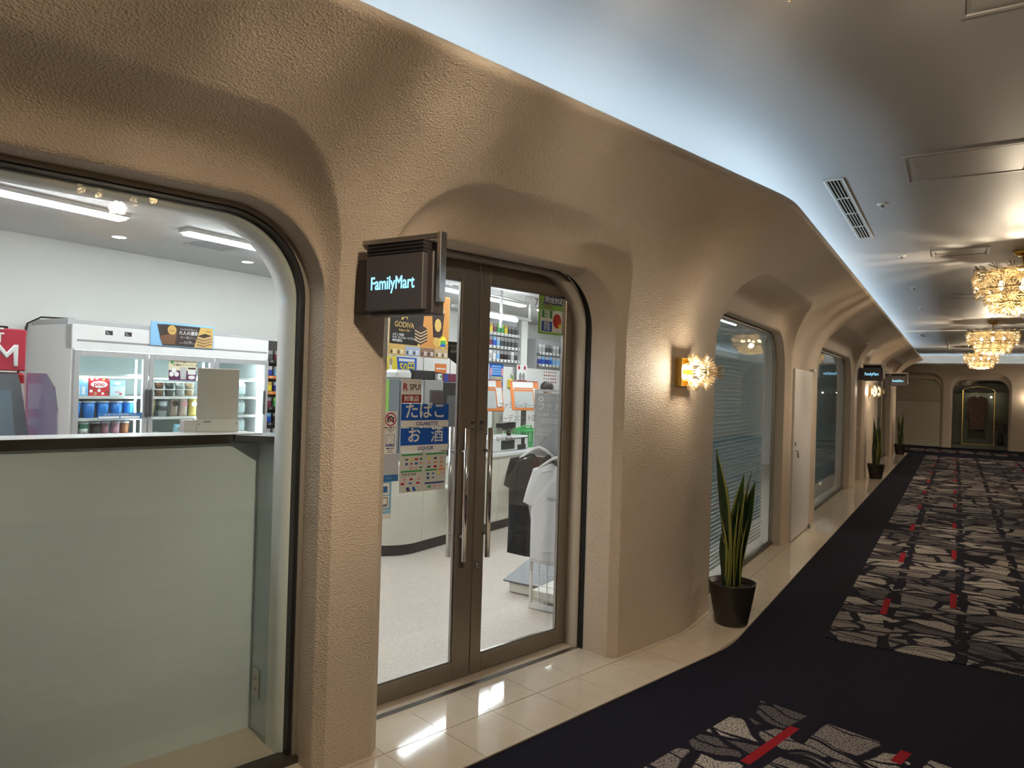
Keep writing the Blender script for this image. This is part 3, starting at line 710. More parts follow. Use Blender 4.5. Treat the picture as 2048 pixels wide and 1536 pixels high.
# ------------------------------------------------------------------ end wall shutter and display case
sh = struct('door_4', None, None, 'closed beige roller shutter in an arch of the end wall')
sh.matrix_world = board_matrix(FW(END_S+.13, .325), FN)
M_SHUT = mat('shutter_paint', (.52, .47, .36), .5)
part('panel', MB().box(-.78, .78, 0, 1.42, -.01, .0), M_SHUT, sh)
for i in range(12):
    z = 1.42+i*.062; part('slat', MB().add([(-.78, z, 0), (.78, z, 0), (.78, z+.05, .022), (-.78, z+.05, .022), (.78, z+.062, 0), (-.78, z+.062, 0)], [(0,1,2,3), (3,2,4,5)]), M_SHUT, sh)
part('bottom_bar', MB().box(-.78, .78, 0, .045, 0, .02), M_STEEL, sh)
wc = struct('window_5', None, None, 'dark glazed display arch with a kimono in the end wall')
pane(map_end, OPEN_CASE, -.10, .008, M_GLASS, wc, grow=-.005)
arch_frame(map_end, OPEN_CASE, -.09, -.12, .02, M_BRONZE_D, wc)
cb = board('case_box', None, None, FW(END_S+.13, 2.08), FN); cb.parent = wc
M_CASE = mat('case_lining', (.17, .175, .145), .7)
part('back_panel', MB().box(-.9, .9, 0, 2.4, -1.25, -1.22), M_CASE, cb); part('side_panel', MB().box(-.9, -.88, 0, 2.4, -1.22, 0), M_CASE, cb)
part('side_panel', MB().box(.88, .9, 0, 2.4, -1.22, 0), M_CASE, cb); part('case_floor', MB().box(-.88, .88, 0, .10, -1.22, 0), M_CASE, cb); part('case_ceiling', MB().box(-.88, .88, 2.3, 2.32, -1.22, 0), M_CHOC, cb)
part('valance', MB().box(-.88, .88, 1.78, 2.3, -.9, -.88), M_CHOC, cb)
for x in (-.12, .32): part('spot_lamp', MB().sphere((x, 1.62, -1.0), .022), mat('case_spot', (1, .9, .7), .4, emit=60, ecol=(1, .85, .6)), cb)
kr = board('kimono_stand', 'gilded stand with bowed top rail inside the display arch', 'stand', FW(END_S+.60, 2.05, .10), FN)
for x in (-.42, .42): part('post', MB().box(x-.012, x+.012, 0, 1.72, -.012, .012), M_BRASS, kr)
part('top_rail', MB().tube([(-.55, 1.74, 0), (-.42, 1.745, 0), (-.25, 1.80, 0), (0, 1.85, 0), (.25, 1.80, 0), (.42, 1.745, 0), (.55, 1.74, 0)], .014, 8), M_BRASS, kr)
part('cross_bar', MB().tube([(-.42, 1.66, 0), (.42, 1.66, 0)], .010, 8), M_BRASS, kr); part('foot_bar', MB().box(-.42, .42, .0, .03, -.02, .02), M_BRASS, kr)
M_KIM = mat('kimono_cloth', (.16, .075, .06), .75, var=.95, vscale=16)
mb = MB()
fr = [(-.20, .52), (.20, .52), (.19, 1.0), (.27, .98), (.27, 1.48), (.08, 1.58), (0, 1.50), (-.08, 1.58), (-.27, 1.48), (-.27, .98), (-.19, 1.0)]
mb.prism([(x, y-.02) for x, y in fr], -.05, .05)
km = solo('kimono', mb, M_KIM, 'dark patterned kimono hung on the gilded stand', 'kimono'); km.matrix_world = board_matrix(FW(END_S+.55, 2.02, .10), FN)
fa = board('flower_arrangement', 'dim dried flower arrangement beside the kimono', 'flowers', FW(END_S+.95, 2.66, .10), FN)
part('vase', MB().loft([[(r*math.cos(a*PI/6), z, r*math.sin(a*PI/6)) for a in range(12)] for r, z in ((.07, 0), (.10, .12), (.06, .34), (.05, .40))]), M_CHOC, fa)
rr = random.Random(5); mb = MB()
for i in range(26):
    a = rr.uniform(0, 2*PI); r = rr.uniform(.05, .24); mb.sphere((r*math.cos(a), .52+rr.uniform(0, .28), r*.6*math.sin(a)), rr.uniform(.02, .045), 6, 4)
    mb.tube([(0, .38, 0), (r*math.cos(a)*.6, .48, r*.4*math.sin(a)), (r*math.cos(a), .55, r*.6*math.sin(a))], .004, 4)
part('blossoms', mb, mat('dried_flower', (.22, .11, .10), .7, var=.6, vscale=30), fa, kind='stuff')

# ------------------------------------------------------------------ hanging shop signs
def projecting_sign(label, root_pt, name='shop_sign'):
    t = board(name, label, 'sign', root_pt, FN, 'projecting shop signs on the wall')
    # local x runs out from the wall, y up, z towards the viewer
    W_, H_ = .275, .205
    part('mount_block', MB().box(-.115, .01, -.105, .10, -.088, -.040), M_SIGN, t)
    part('housing', MB().box(0, .300, -.118, .110, -.098, -.028, .004), M_SIGN, t)
    f = part('face_panel', MB().box(0, W_, -.103, .103, -.03, .0, .003), M_SIGNF, t)
    # stepped crown above the face
    mb = MB(); yy = .102
    for i in range(4):
        mb.loft([[(0, yy, -.09), (.268, yy, -.09), (.268, yy, -.008), (0, yy, -.008)], [(-.0, yy+.0065, -.097), (.275, yy+.0065, -.097), (.275, yy+.0065, .002), (0, yy+.0065, .002)], [(0, yy+.013, -.09), (.268, yy+.013, -.09), (.268, yy+.013, -.008), (0, yy+.013, -.008)]]); yy += .013
    part('ribbed_crown', mb, M_SIGN, t, kind='stuff')
    mb = MB(); mb.box(-.11, .325, .160, .176, -.06, -.042); br = part('bracket_arm', mb, M_STEEL, t)
    part('bracket_end', MB().box(.312, .330, -.075, .178, -.066, -.030, .002), M_CHROME, t)
    l = lettering('FamilyMart', .068, M_LETTER, t, W_/2-.006, -.004, .001, .0010, .70); l.name = 'lettering'
    l2 = lettering('FamilyMart', .068, M_LETTER, t, W_/2, -.02, -.100, .0010, .70, rot=(0, PI, 0))
    return t
s1 = projecting_sign('dark projecting shop sign with lit blue name on the pier beside the double door', Vector((-2.322, 1.452, 1.873)))
s2 = copy_tree(s1); s2.matrix_world = board_matrix(FW(9.05, .095, 1.90), FN); s2['label'] = 'dark projecting shop sign with lit blue name above the white panel door'
s3 = copy_tree(s1); s3.matrix_world = board_matrix(FW(13.1, .235, 1.88), FN); s3['label'] = 'dark projecting shop sign with lit blue name close to the hall corner'

# ------------------------------------------------------------------ crystal blossoms, chandeliers and wall lamps
def blossom_mesh(name, R_, n=14, cup=.45, w_=.0052, m=None):
    mb = MB()
    for ring_, (rs, cz, cnt) in enumerate(((1., cup, n), (.62, cup*1.25, n//2+1))):
        for k in range(cnt):
            a = 2*PI*(k+.5*ring_)/cnt; r = R_*rs; ww = w_*(1 if ring_ == 0 else .85); ca, sa = math.cos(a), math.sin(a)
            def P(rad, off, z): return (rad*ca-off*sa, rad*sa+off*ca, z)
            pts = [(.12*r, ww*.5, 0), (.55*r, ww, .35*cz*r), (.93*r, ww*1.25, cz*r), (1.03*r, ww*.7, cz*r*1.25)]
            rings = [[P(q, -h, z), P(q, 0, z+h*.9), P(q, h, z), P(q, 0, z-h*.9)] for q, h, z in pts]
            mb.loft(rings, True, True, False)
    mb.sphere((0, 0, .012*R_/.07), .011, 8, 5)
    return mb.mesh(name, m or M_CRYSTAL)
BLOSSOM = blossom_mesh('blossom', .075); BLOSSOM_S = blossom_mesh('blossom_small', .044, 13, .55, .0042, M_CRYSTAL_L)
def orient(o, p, n_):
    n_ = Vector(n_).normalized(); q_ = n_.to_track_quat('Z', 'Y'); o.location = p; o.rotation_mode = 'QUATERNION'; o.rotation_quaternion = q_
def point_light(name, parent, loc, watts, col, r=.03):
    l = bpy.data.lights.new(name, 'POINT'); l.energy = watts; l.color = col; l.shadow_soft_size = r
    return link(name, l, parent, loc)
WARM = (1.0, .84, .63)
def chandelier(label, loc):
    """origin at the ceiling"""
    t = thing('chandelier', label, 'chandelier', loc, BEND, 'crystal chandeliers along the hall')
    part('canopy', MB().lathe([(.0, -.001), (.085, -.001), (.085, -.018), (.05, -.045), (.02, -.05)], 20), M_BRASS, t)
    part('stem', MB().tube([(0, 0, -.04), (0, 0, -.20)], .009, 8), M_BRASS, t)
    mb = MB()
    for r, z in ((.33, -.20), (.33, -.36), (.235, -.40), (.235, -.48)):
        mb.loft([[( (r+.006*math.cos(b))*math.cos(a*PI/16), (r+.006*math.cos(b))*math.sin(a*PI/16), z+.006*math.sin(b)) for a in range(32)] for b in (0, PI/2, PI, 3*PI/2, 2*PI)], caps=False)
    for k in range(6):
        a = k*PI/3; mb.tube([(0, 0, -.19), (.33*math.cos(a), .33*math.sin(a), -.20), (.33*math.cos(a), .33*math.sin(a), -.36), (.235*math.cos(a), .235*math.sin(a), -.40), (.235*math.cos(a), .235*math.sin(a), -.48)], .005, 6)
    part('ring_frame', mb, M_BRASS, t)
    rr = random.Random(11)
    for z, r, cnt, ph in ((-.205, .345, 17, 0), (-.285, .355, 17, .18), (-.365, .335, 16, .1), (-.43, .255, 13, 0), (-.50, .225, 11, .2)):
        for k in range(cnt):
            a = 2*PI*k/cnt+ph; j = rr.uniform(-.012, .012); b = link('blossom', BLOSSOM, t)
            orient(b, (r*math.cos(a), r*math.sin(a), z+j), (math.cos(a), math.sin(a), rr.uniform(-.25, .15)))
    for r, cnt, z in ((.14, 6, -.535), (.0, 1, -.54), (.29, 0, -.40)):
        for k in range(cnt):
            a = 2*PI*k/cnt+.3; b = link('blossom', BLOSSOM, t); orient(b, (r*math.cos(a), r*math.sin(a), z), (.2*math.cos(a), .2*math.sin(a), -1))
    for k in range(6):
        a = k*PI/3+.5; r = .19
        part('bulb', MB().sphere((r*math.cos(a), r*math.sin(a), -.31), .022, 10, 7, (1, 1, 1.4)), M_BULB, t)
    part('top_plate', MB().lathe([(.0, -.188), (.325, -.192), (.325, -.197), (.0, -.197)], 28), M_BRASS, t)  # disc added to shade the ceiling from the point light below
    point_light('bulb_glow', t, (0, 0, -.40), CHANDELIER_W, WARM, .045)
    return t
c1 = chandelier('crystal blossom chandelier above the patterned carpet beside the blind window', FW(3.71, 1.95, CEIL))
for lab, p in (('crystal blossom chandelier hung over the middle of the hall', FW(10.7, 1.97, CEIL)),
               ('crystal blossom chandelier hung closest to the kimono display', FW(17.6, 1.97, CEIL)),
               ('crystal blossom chandelier opposite the shop window with freezers', Vector((-.52, 1.22, CEIL)))):
    c = copy_tree(c1); c.location = p; c['label'] = lab

def sconce(label, s, z, end=False):
    p = map_left(s, D0, z); ang = BEND*min(1, max(0, (s+TB)/(2*TB))); rt = Vector((-math.sin(ang), math.cos(ang), 0))
    if end: p = map_end(s, D0, z); rt = FN
    t = board('wall_lamp', label, 'wall lamp', (p[0], p[1], z), rt, 'brass wall lamps with crystal blossoms')
    mb = MB(); mb.frame(-.065, .065, -.086, .086, .004, -.004, .045); mb.box(-.061, .061, -.082, .082, -.004, .004); part('back_box', mb, M_BRASS, t)
    for y in (-.03, .03):
        for x in (-.028, .028): part('bulb', MB().sphere((x, y, .042), .017, 10, 7), M_BULB, t)
    mb = MB()
    pts = [(-.03, .062, .085), (-.03, -.062, .085), (.03, .062, .09), (.03, -.062, .09), (.0, .0, .11), (.035, .058, .155), (.035, -.058, .155), (-.03, .058, .16), (-.03, -.058, .16), (.005, .02, .18), (.01, -.025, .175), (.0, .0, .235)]
    for q_ in pts: mb.tube([(q_[0]*.5, q_[1]*.6, .0), q_], .0018, 5)
    part('stalks', mb, M_BRASS, t, kind='stuff')
    for q_ in pts:
        b = link('blossom', BLOSSOM_S, t); orient(b, q_, (q_[0]*2, q_[1]*3, .25) if q_[2] < .16 else (0, 0, 1))
    point_light('bulb_glow', t, (0, 0, .075), SCONCE_W, WARM, .03)
    return t
sconce('brass wall lamp with crystal blossoms between the shop door and the first plant', 3.775-Y0, 1.622)
sconce('brass wall lamp with crystal blossoms above the plant further along the hall', 10.75, 1.62)
sconce('brass wall lamp with crystal blossoms beside the kimono display arch', 3.32, 1.62, True)

# ------------------------------------------------------------------ snake plants
M_LEAF = mat('leaf_green', (.020, .045, .018), .38, var=.75, vscale=22); M_LEAFM = mat('leaf_margin', (.22, .22, .05), .42)
def plant(label, loc, leaves, seed, sc=1.):
    t = thing('snake_plant', label, 'plant', loc, 0, 'snake plants in dark pots along the shop front')
    pr = [(.100, 0), (.104, .008), (.150, .262), (.153, .272), (.143, .272), (.138, .235), (.0, .235)]
    part('pot', MB().lathe([(r*sc, z*sc) for r, z in pr], 36), mat('pot_brown', (.028, .022, .018), .42), t)
    part('soil', MB().lathe([(.0, .228*sc), (.137*sc, .228*sc), (.137*sc, .24*sc), (.0, .244*sc)], 20), mat('soil', (.035, .025, .018), .9, bump=1, bscale=70), t)
    for (ang, r0, lean, h, wd, tw) in leaves:
        n = 14; vs = []; fs = []; mi = []
        ca, sa = math.cos(ang), math.sin(ang)
        for i in range(n+1):
            u = i/n; z = .232*sc+h*u; out = r0+lean*(u**1.6)
            wv = 1.55*wd*(.35+1.1*math.sin(PI*min(1, u*.62+.12)))*(1 if u < .55 else max(.02, 1-((u-.55)/.45)**1.7))
            ta = ang+PI/2+tw*u
            tx, ty = math.cos(ta), math.sin(ta); nx, ny = -ty, tx
            cx_, cy_ = out*ca, out*sa
            for k, (f_, cup) in enumerate(((-1, 1), (-.78, .5), (0, 0), (.78, .5), (1, 1))):
                vs.append((cx_+tx*wv*f_*.5+nx*cup*wv*.18, cy_+ty*wv*f_*.5+ny*cup*wv*.18, z))
        for i in range(n):
            for k in range(4):
                fs.append((i*5+k, i*5+k+1, i*5+k+6, i*5+k+5)); mi.append(1 if k in (0, 3) else 0)
        me = bpy.data.meshes.new('leaf'); me.from_pydata(vs, [], fs); me.materials.append(M_LEAF); me.materials.append(M_LEAFM)
        me.polygons.foreach_set('material_index', mi); me.polygons.foreach_set('use_smooth', [True]*len(fs)); me.update()
        o = part('leaf', me, None, t); so = o.modifiers.new('thick', 'SOLIDIFY'); so.thickness = .003
    return t
# (direction, start radius, lean, height, width, twist); the hall-side of the camera sees -y,+x
CR = math.atan2(_r.y, _r.x)
LV = [(CR+PI, .045, .085, .90, .055, .5), (CR+PI, .03, .02, .66, .050, -.4), (CR, .05, .085, .70, .062, .6), (CR, .02, .09, .77, .045, -.5), (CR+.3, .01, .06, .75, .05, .3),
      (CR+PI-.4, .055, .03, .46, .075, .2), (CR-.5, .03, .0, .56, .060, .3), (CR+.9, .05, .03, .50, .06, -.3), (CR-.2, .055, .035, .45, .05, -.2), (CR+2.2, .04, .03, .55, .05, .5), (CR+PI+.3, .065, .03, .35, .045, .3)]
plant('tall snake plant in dark round pot under the first wall lamp', Vector((-2.322, 4.285, .0005)), LV, 1)
L2 = [(a+.6, b, c, h, w_, -tw) for a, b, c, h, w_, tw in LV]
plant('snake plant in dark pot beside the white panel door', FW(10.42, .215, .0005), L2, 2, 1.0)
L3 = [(a+1.7, b, c, h*1.02, w_, tw) for a, b, c, h, w_, tw in LV]
plant('snake plant in dark pot at the hall corner near the shutter', FW(17.35, .20, .0005), L3, 3, 1.0)

# ------------------------------------------------------------------ ceiling fittings of the hall
def ceil_thing(name, label, cat, s, d, group=None): return thing(name, label, cat, FW(s, d, CEIL), BEND, group)
v_ = ceil_thing('air_vent', 'white slotted air diffuser on hall ceiling near the lip', 'vent', 1.56, .745)
part('frame', MB().frame(-.062, .062, -.97, .97, .014, -.010, .002), M_OFFW, v_); part('duct', MB().box(-.05, .05, -.957, .957, -.002, .001), M_RUBBER, v_)
for g_ in range(4):
    y0 = -.955+g_*.478
    if g_: part('divider', MB().box(-.05, .05, y0-.008, y0+.008, -.010, -.001), M_OFFW, v_)
    for k in range(5):
        x = -.042+k*.021; part('slat', MB().box(x-.002, x+.002, y0+.01, y0+.468, -.009, -.001), M_OFFW, v_)
v2 = ceil_thing('air_vent', 'small slotted air diffuser on ceiling farther along hall', 'vent', 13.6, .80)
part('frame', MB().frame(-.06, .06, -.5, .5, .014, -.010, .002), M_OFFW, v2); part('duct', MB().box(-.05, .05, -.49, .49, -.002, .001), M_RUBBER, v2)
for k in range(4): x = -.036+k*.024; part('slat', MB().box(x-.003, x+.003, -.49, .49, -.009, -.001), M_OFFW, v2)
M_CEIL2 = mat('hatch_paint', (.47, .455, .44), .4, spec=.5)
def hatch(label, s, d, L, W_):
    t = ceil_thing('access_hatch', label, 'hatch', s, d, 'access hatches in the hall ceiling')
    part('frame', MB().frame(-W_/2, W_/2, -L/2, L/2, .016, -.007, .001), M_CEIL2, t)
    part('lid', MB().box(-W_/2+.035, W_/2-.035, -L/2+.035, L/2-.035, -.004, .001), M_CEIL2, t)
hatch('square access hatch in ceiling above the patterned carpet start', .60, 1.47, .58, .64)
hatch('access hatch in ceiling just short of a chandelier canopy', 3.55, 1.45, .36, .46)
hatch('access hatch in ceiling near the shop double door', -1.62, 1.78, .64, .70)
hatch('access hatch in ceiling between two chandeliers', 7.0, 1.50, .4, .6)
for i, s in enumerate((1.377, 3.54, 5.88, 8.15)):
    lab = ['white ceiling sprinkler head beside the long slotted diffuser', 'white ceiling sprinkler head beside the hatch short of a chandelier', 'white ceiling sprinkler head between a chandelier and the next hatch', 'white ceiling sprinkler head beyond the hatch between two chandeliers'][i]
    t = ceil_thing('sprinkler_head', lab, 'sprinkler', s, .967, 'ceiling sprinklers along the hall')
    part('rosette', MB().lathe([(.0, .0), (.038, .0), (.034, -.009), (.014, -.011)], 18), M_OFFW, t); part('deflector', MB().lathe([(.010, -.010), (.010, -.024), (.018, -.027), (.018, -.031), (.0, -.032)], 12), M_STEEL, t)
solo('ceiling_conduit', MB().box(-.45, 3.0, -.012, .012, -.018, .0), M_OFFW, 'thin white conduit crossing the ceiling between chandeliers', 'conduit', FW(12.4, .9, CEIL), BEND)
solo('ceiling_conduit', MB().box(-.01, .01, 0, 6.5, -.014, .0), M_OFFW, 'thin white conduit running along the ceiling to the end cove', 'conduit', FW(12.42, 1.25, CEIL), BEND)

# ------------------------------------------------------------------ shop lighting
def fthing(name, label, cat, s, d, z=0., group=None): return thing(name, label, cat, FW(s, d, z), BEND, group)
SHOPC = 2.68
def fluor(label, s, d, L=2.4):
    t = fthing('ceiling_light', label, 'ceiling light', s, d, SHOPC, 'tube lights in the shop ceiling')
    part('housing', MB().box(-.075, .075, -L/2, L/2, -.03, .001, .004), M_WHITE, t)
    part('tube', MB().box(-.055, .055, -L/2+.02, L/2-.02, -.048, -.03, .008), M_TUBE, t)
for i, s in enumerate((-2.66, .2, 3.0, 5.85)):
    fluor(['long tube light over the cash machine in shop ceiling', 'long tube light in shop ceiling ahead of the freezer', 'long tube light in shop ceiling over the till counter', 'long tube light in shop ceiling ahead of the cigarette racks'][i], s, -3.75)
for i, s in enumerate((-2.2, .7, 3.6, 6.5)):  # second row, added to light the front of the shop
    fluor(['long tube light in shop ceiling just inside the freezer window', 'long tube light in shop ceiling over the clothes rack', 'long tube light in shop ceiling in front of the till counter', 'long tube light in shop ceiling behind the blind windows'][i], s, -1.75)
for lab, s in (('round downlight in shop ceiling above the freezer doors', -1.03), ('round downlight in shop ceiling beyond the freezer end', .26)):
    t = fthing('downlight', lab, 'downlight', s, -4.62, SHOPC)
    part('trim_ring', MB().lathe([(.052, .001), (.064, .001), (.062, -.005), (.052, -.004)], 24, caps=False), M_WHITE, t); part('lens', MB().lathe([(.0, .0), (.053, .0), (.053, -.003), (.0, -.003)], 24), M_TUBE, t)
t = fthing('recessed_downlight', 'large unlit recessed downlight in shop ceiling', 'downlight', -1.84, -3.33, SHOPC)
part('trim_ring', MB().lathe([(.115, .001), (.155, .001), (.150, -.006), (.115, -.004)], 28, caps=False), M_LGREY, t); part('reflector', MB().lathe([(.0, .0), (.118, .0), (.118, -.002), (.0, -.002)], 28), mat('mirror_dull', (.25, .26, .26), .2, .9), t)
t = fthing('ceiling_grille', 'grey square return grille in shop ceiling', 'vent', -.42, -4.15, SHOPC)
part('frame', MB().frame(-.20, .20, -.20, .20, .02, -.006, .001), M_LGREY, t); part('mesh_panel', MB().box(-.18, .18, -.18, .18, -.003, .001), M_GREY, t)
# white pipe rack carrying a light over the tills
t = fthing('hanging_light_rail', 'white pipe hung light rail over the till counter', 'light rail', 2.9, -3.3, SHOPC)
for y in (-.78, .03, .72): part('hanger', MB().tube([(0, y, 0), (0, y, -.46 if y < .5 else -.30)], .018, 8), M_WHITE, t)
part('rail', MB().tube([(0, -.95, -.30), (0, .74, -.30)], .022, 8), M_WHITE, t); part('rail', MB().tube([(0, -.95, -.08), (0, .74, -.08)], .014, 8), M_WHITE, t)
part('tube', MB().tube([(.03, -.6, -.34), (.03, .35, -.34)], .02, 8), M_TUBE, t)

# ------------------------------------------------------------------ upright display freezer
fz = fthing('display_freezer', 'white three door glass display freezer against the shop wall', 'freezer', -.50, -4.5)
part('side_panel', MB().box(-.82, 0, -.945, -.915, 0, 1.90, .004), M_WHITE_G, fz); part('side_panel', MB().box(-.82, 0, .915, .945, 0, 1.90, .004), M_WHITE_G, fz)
M_FRZ = mat('freezer_liner', (.80, .86, .87), .4)
part('back_panel', MB().box(-.82, -.72, -.915, .915, .0, 1.90), M_FRZ, fz)
hd = part('header', MB().box(-.10, .012, -.945, .945, 1.702, 1.90, .004), M_WHITE_G, fz)
part('header_slot', MB().box(.010, .0125, -.91, .93, 1.765, 1.782), M_GREY, hd)
for y in (-.66, -.50):
    p_ = part('temperature_display', MB().box(.011, .0135, y-.03, y+.03, 1.832, 1.868), M_BLACK, hd); part('digits', MB().box(.0135, .0138, y-.022, y-.008, 1.852, 1.858).box(.0135, .0138, y-.018, y+.006, 1.840, 1.845), M_LGREY, p_, kind='stuff')
part('roof', MB().box(-.72, -.10, -.915, .915, 1.70, 1.72), M_FRZ, fz); part('base', MB().box(-.72, .0, -.915, .915, 0, .30, .004), M_WHITE_G, fz)
part('compressor_box', MB().box(-.76, -.16, -.90, -.05, 1.90, 1.955, .004), M_LGREY, fz); part('compressor_box', MB().box(-.76, -.22, .10, .86, 1.90, 1.945, .004), M_LGREY, fz)
for z in (1.325, 1.143, .965, .62): part('shelf', MB().box(-.70, -.055, -.905, .905, z-.022, z), M_WHITE, fz)
part('light_valance', MB().box(-.30, -.06, -.905, .905, 1.490, 1.515), M_FRZ, fz)
DOORS = ((-.94, -.333), (-.322, .308), (.318, .925))
for y0, y1 in DOORS:
    d_ = part('door', MB().box(.012, .045, y0, y0+.042, .30, 1.695, .003).box(.012, .045, y1-.042, y1, .30, 1.695, .003).box(.012, .045, y0+.042, y1-.042, 1.650, 1.695).box(.012, .045, y0+.042, y1-.042, .30, .345), mat('alu_frame', (.55, .55, .56), .35, .5), fz)
    part('glass_pane', MB().box(.022, .028, y0+.042, y1-.042, .345, 1.65), M_GLASS, d_)
    part('light_strip', MB().box(-.040, -.028, y1-.068, y1-.056, .34, 1.64), M_COOLLED, d_)
part('light_strip', MB().box(-.075, -.055, -.88, .88, 1.668, 1.682), M_COOLLED, fz); part('light_strip', MB().box(-.075, -.060, -.88, .88, 1.478, 1.488), M_COOLLED, fz)  # cross strips added to brighten the freezer interior
for y in (-.345, -.315): part('handle', MB().box(.045, .075, y-.016, y+.016, 1.15, 1.395, .012), M_GREYD, fz)
part('handle', MB().box(.045, .07, .86, .89, 1.15, 1.395, .012), M_GREYD, fz)
# cable on the roof
solo('power_cable', MB().tube([(-.78, -.99, 1.10), (-.78, -.98, 1.62), (-.72, -.95, 1.92), (-.6, -.90, 1.973), (-.45, -.72, 1.972), (-.40, -.62, 1.96)], .008, 6), M_BLACK, 'black power cable looping over the freezer top corner', 'cable', FW(-.50, -4.5), BEND)
# advertising board on the freezer front
ad = board('advertising_board', 'blue edged chocolate drink advertisement on the freezer header', 'sign', FW(-.50, -4.484, 1.877), FD)
part('backing', MB().box(-.31, .31, -.105, .105, 0, .006, .003), M_SKY, ad)
slab(ad, 'picture', -.20, .295, -.098, .088, M_CHOC, .006, .008)
part('cup_picture', MB().prism([(-.255, .085), (-.06, .085), (-.085, -.085), (-.205, -.085)], .008, .009), M_CHOC, ad); part('cup_swirl', MB().prism([(-.23, -.02), (-.07, .02), (-.085, -.085), (-.205, -.085)], .009, .0095), M_BROWN, ad)
part('gold_disc', MB().disc(-.115, .042, .042, .009, .0096), M_GOLD, ad); part('picture', MB().prism([(.165, .088), (.295, .088), (.295, -.098), (.105, -.098)], .008, .009), M_GOLD, ad)
for i in range(6): part('cake_layer', MB().prism([(.13, -.075+i*.013), (.20, -.09+i*.013), (.285, -.062+i*.013), (.285, -.055+i*.013), (.20, -.081+i*.013), (.13, -.066+i*.013)], .009, .0096), M_TAN if i % 2 else M_BROWN, ad)
part('cake_top', MB().prism([(.13, .006), (.20, -.008), (.285, .018), (.21, .034)], .009, .0096), M_CHOC, ad)
lettering('大人の濃厚', .038, M_PAPER, ad, .045, .022, .0095, .0004); lettering('ハーモニー。', .029, M_PAPER, ad, .05, -.018, .0095); lettering('チョコとエスプレッソ', .017, M_PAPER, ad, .045, .056, .0095); lettering('メディア監修\nビターチョコレートフラッペ', .0125, M_PAPER, ad, .04, -.062, .0095); lettering('GODIVA', .014, M_CHOC, ad, -.115, .036, .0098); lettering('GODIVA', .014, M_CHOC, ad, .245, .055, .0094)
# posters stuck on the freezer glass
n = board('ice_poster', 'cream and dark purple ice cream poster on the freezer glass', 'poster', FW(-.505, -4.468, 1.562), FD)
slab(n, 'sheet', -.135, .135, -.09, .09, mat('cream_print', (.78, .72, .50), .5), 0, .001); slab(n, 'lower_band', -.135, .135, -.09, .0, M_PURPLE, .001, .0013)
lettering('大満足パフェアイス!', .026, M_CHOC, n, .025, .048, .0014, .0003); lettering('これ一つで満足', .015, M_REDD, n, -.02, .075, .0014); part('badge', MB().disc(-.105, .07, .014, .001, .0014), M_GREEN, n)
part('cup_picture', MB().prism([(-.03, .03), (.04, .03), (.03, -.08), (-.02, -.08)], .0013, .0016), M_LGREY, n); [part('round_picture', MB().disc(x, y, .022, .0013, .0018), M_PAPER, n) for x, y in ((-.085, .0), (-.108, -.035), (-.06, -.035))]
slab(n, 'caption', .05, .128, -.035, .008, M_PAPER, .0013, .0016); part('round_picture', MB().ellipse(.09, -.06, .035, .018, .0013, .0018), M_PAPER, n); slab(n, 'caption', .052, .125, .013, .028, M_CHOC, .001, .0014)
n = board('blue_banner', 'blue strip label reading across the freezer glass below the blue cups', 'sticker', FW(-1.055, -4.468, 1.163), FD)
slab(n, 'strip', -.185, .185, -.026, .026, mat('mid_blue'), 0, .001); slab(n, 'caption', -.18, -.01, -.021, -.002, M_PAPER, .001, .0014); slab(n, 'caption', .0, .165, -.021, -.002, M_PAPER, .001, .0014); lettering('コーヒーマシンで作る本格フラッペ', .017, M_PAPER, n, 0, .011, .0012, .0002)
# goods in the freezer
GD = -4.64
def goods_box(label, s, z, w_, h_, dep, m, group='boxes of ice cream in the freezer'):
    b = board('ice_cream_box', label, 'box', FW(s, GD+dep, z), FD, group)
    part('carton', MB().box(-w_/2, w_/2, 0, h_, -dep, 0, .003), m, b); return b
b = goods_box('light blue ice bar carton beside the red carton', -1.327, 1.326, .135, .150, .05, M_SKY); [part('ice_bar_picture', MB().box(x-.013, x+.013, .012, .075, 0, .0008), M_PAPER, b) for x in (-.045, -.012, .03)]; part('badge', MB().ellipse(.045, .125, .022, .016, 0, .0008), M_PAPER, b); lettering('12', .022, M_REDD, b, .045, .125, .001)
b = goods_box('red ice cream carton lettered pino with white dots', -1.172, 1.326, .165, .155, .05, M_RED); part('cloud_label', MB().ellipse(0, .095, .068, .028, 0, .0008), M_PAPER, b); lettering('pino', .050, M_RED, b, 0, .098, .001, .0012)
[part('dot', MB().disc(x, y, r, 0, .0008, 12), c, b) for x, y, r, c in ((-.06, .14, .012, M_PAPER), (.06, .145, .012, M_CHOC), (.035, .135, .01, M_ORANGE), (-.065, .04, .013, M_PAPER), (-.03, .02, .013, M_TAN), (.03, .02, .011, M_PAPER), (.065, .03, .013, M_BROWN), (-.02, .145, .010, M_LGREY), (.0, .045, .014, M_PAPER))]
b = goods_box('pale blue and white ice cream carton with red apple mark', -1.018, 1.326, .130, .130, .05, mat('pale_sky', (.55, .70, .78), .4)); part('sky_band', MB().box(-.065, .065, .085, .13, 0, .0008), M_SKY, b); part('cloud_label', MB().ellipse(0, .105, .030, .012, .0008, .0014), M_PAPER, b); part('apple_mark', MB().ellipse(.025, .018, .013, .009, 0, .0008), M_RED, b); part('smile_mark', MB().ellipse(-.002, .033, .022, .008, 0, .0008), M_PINK, b)
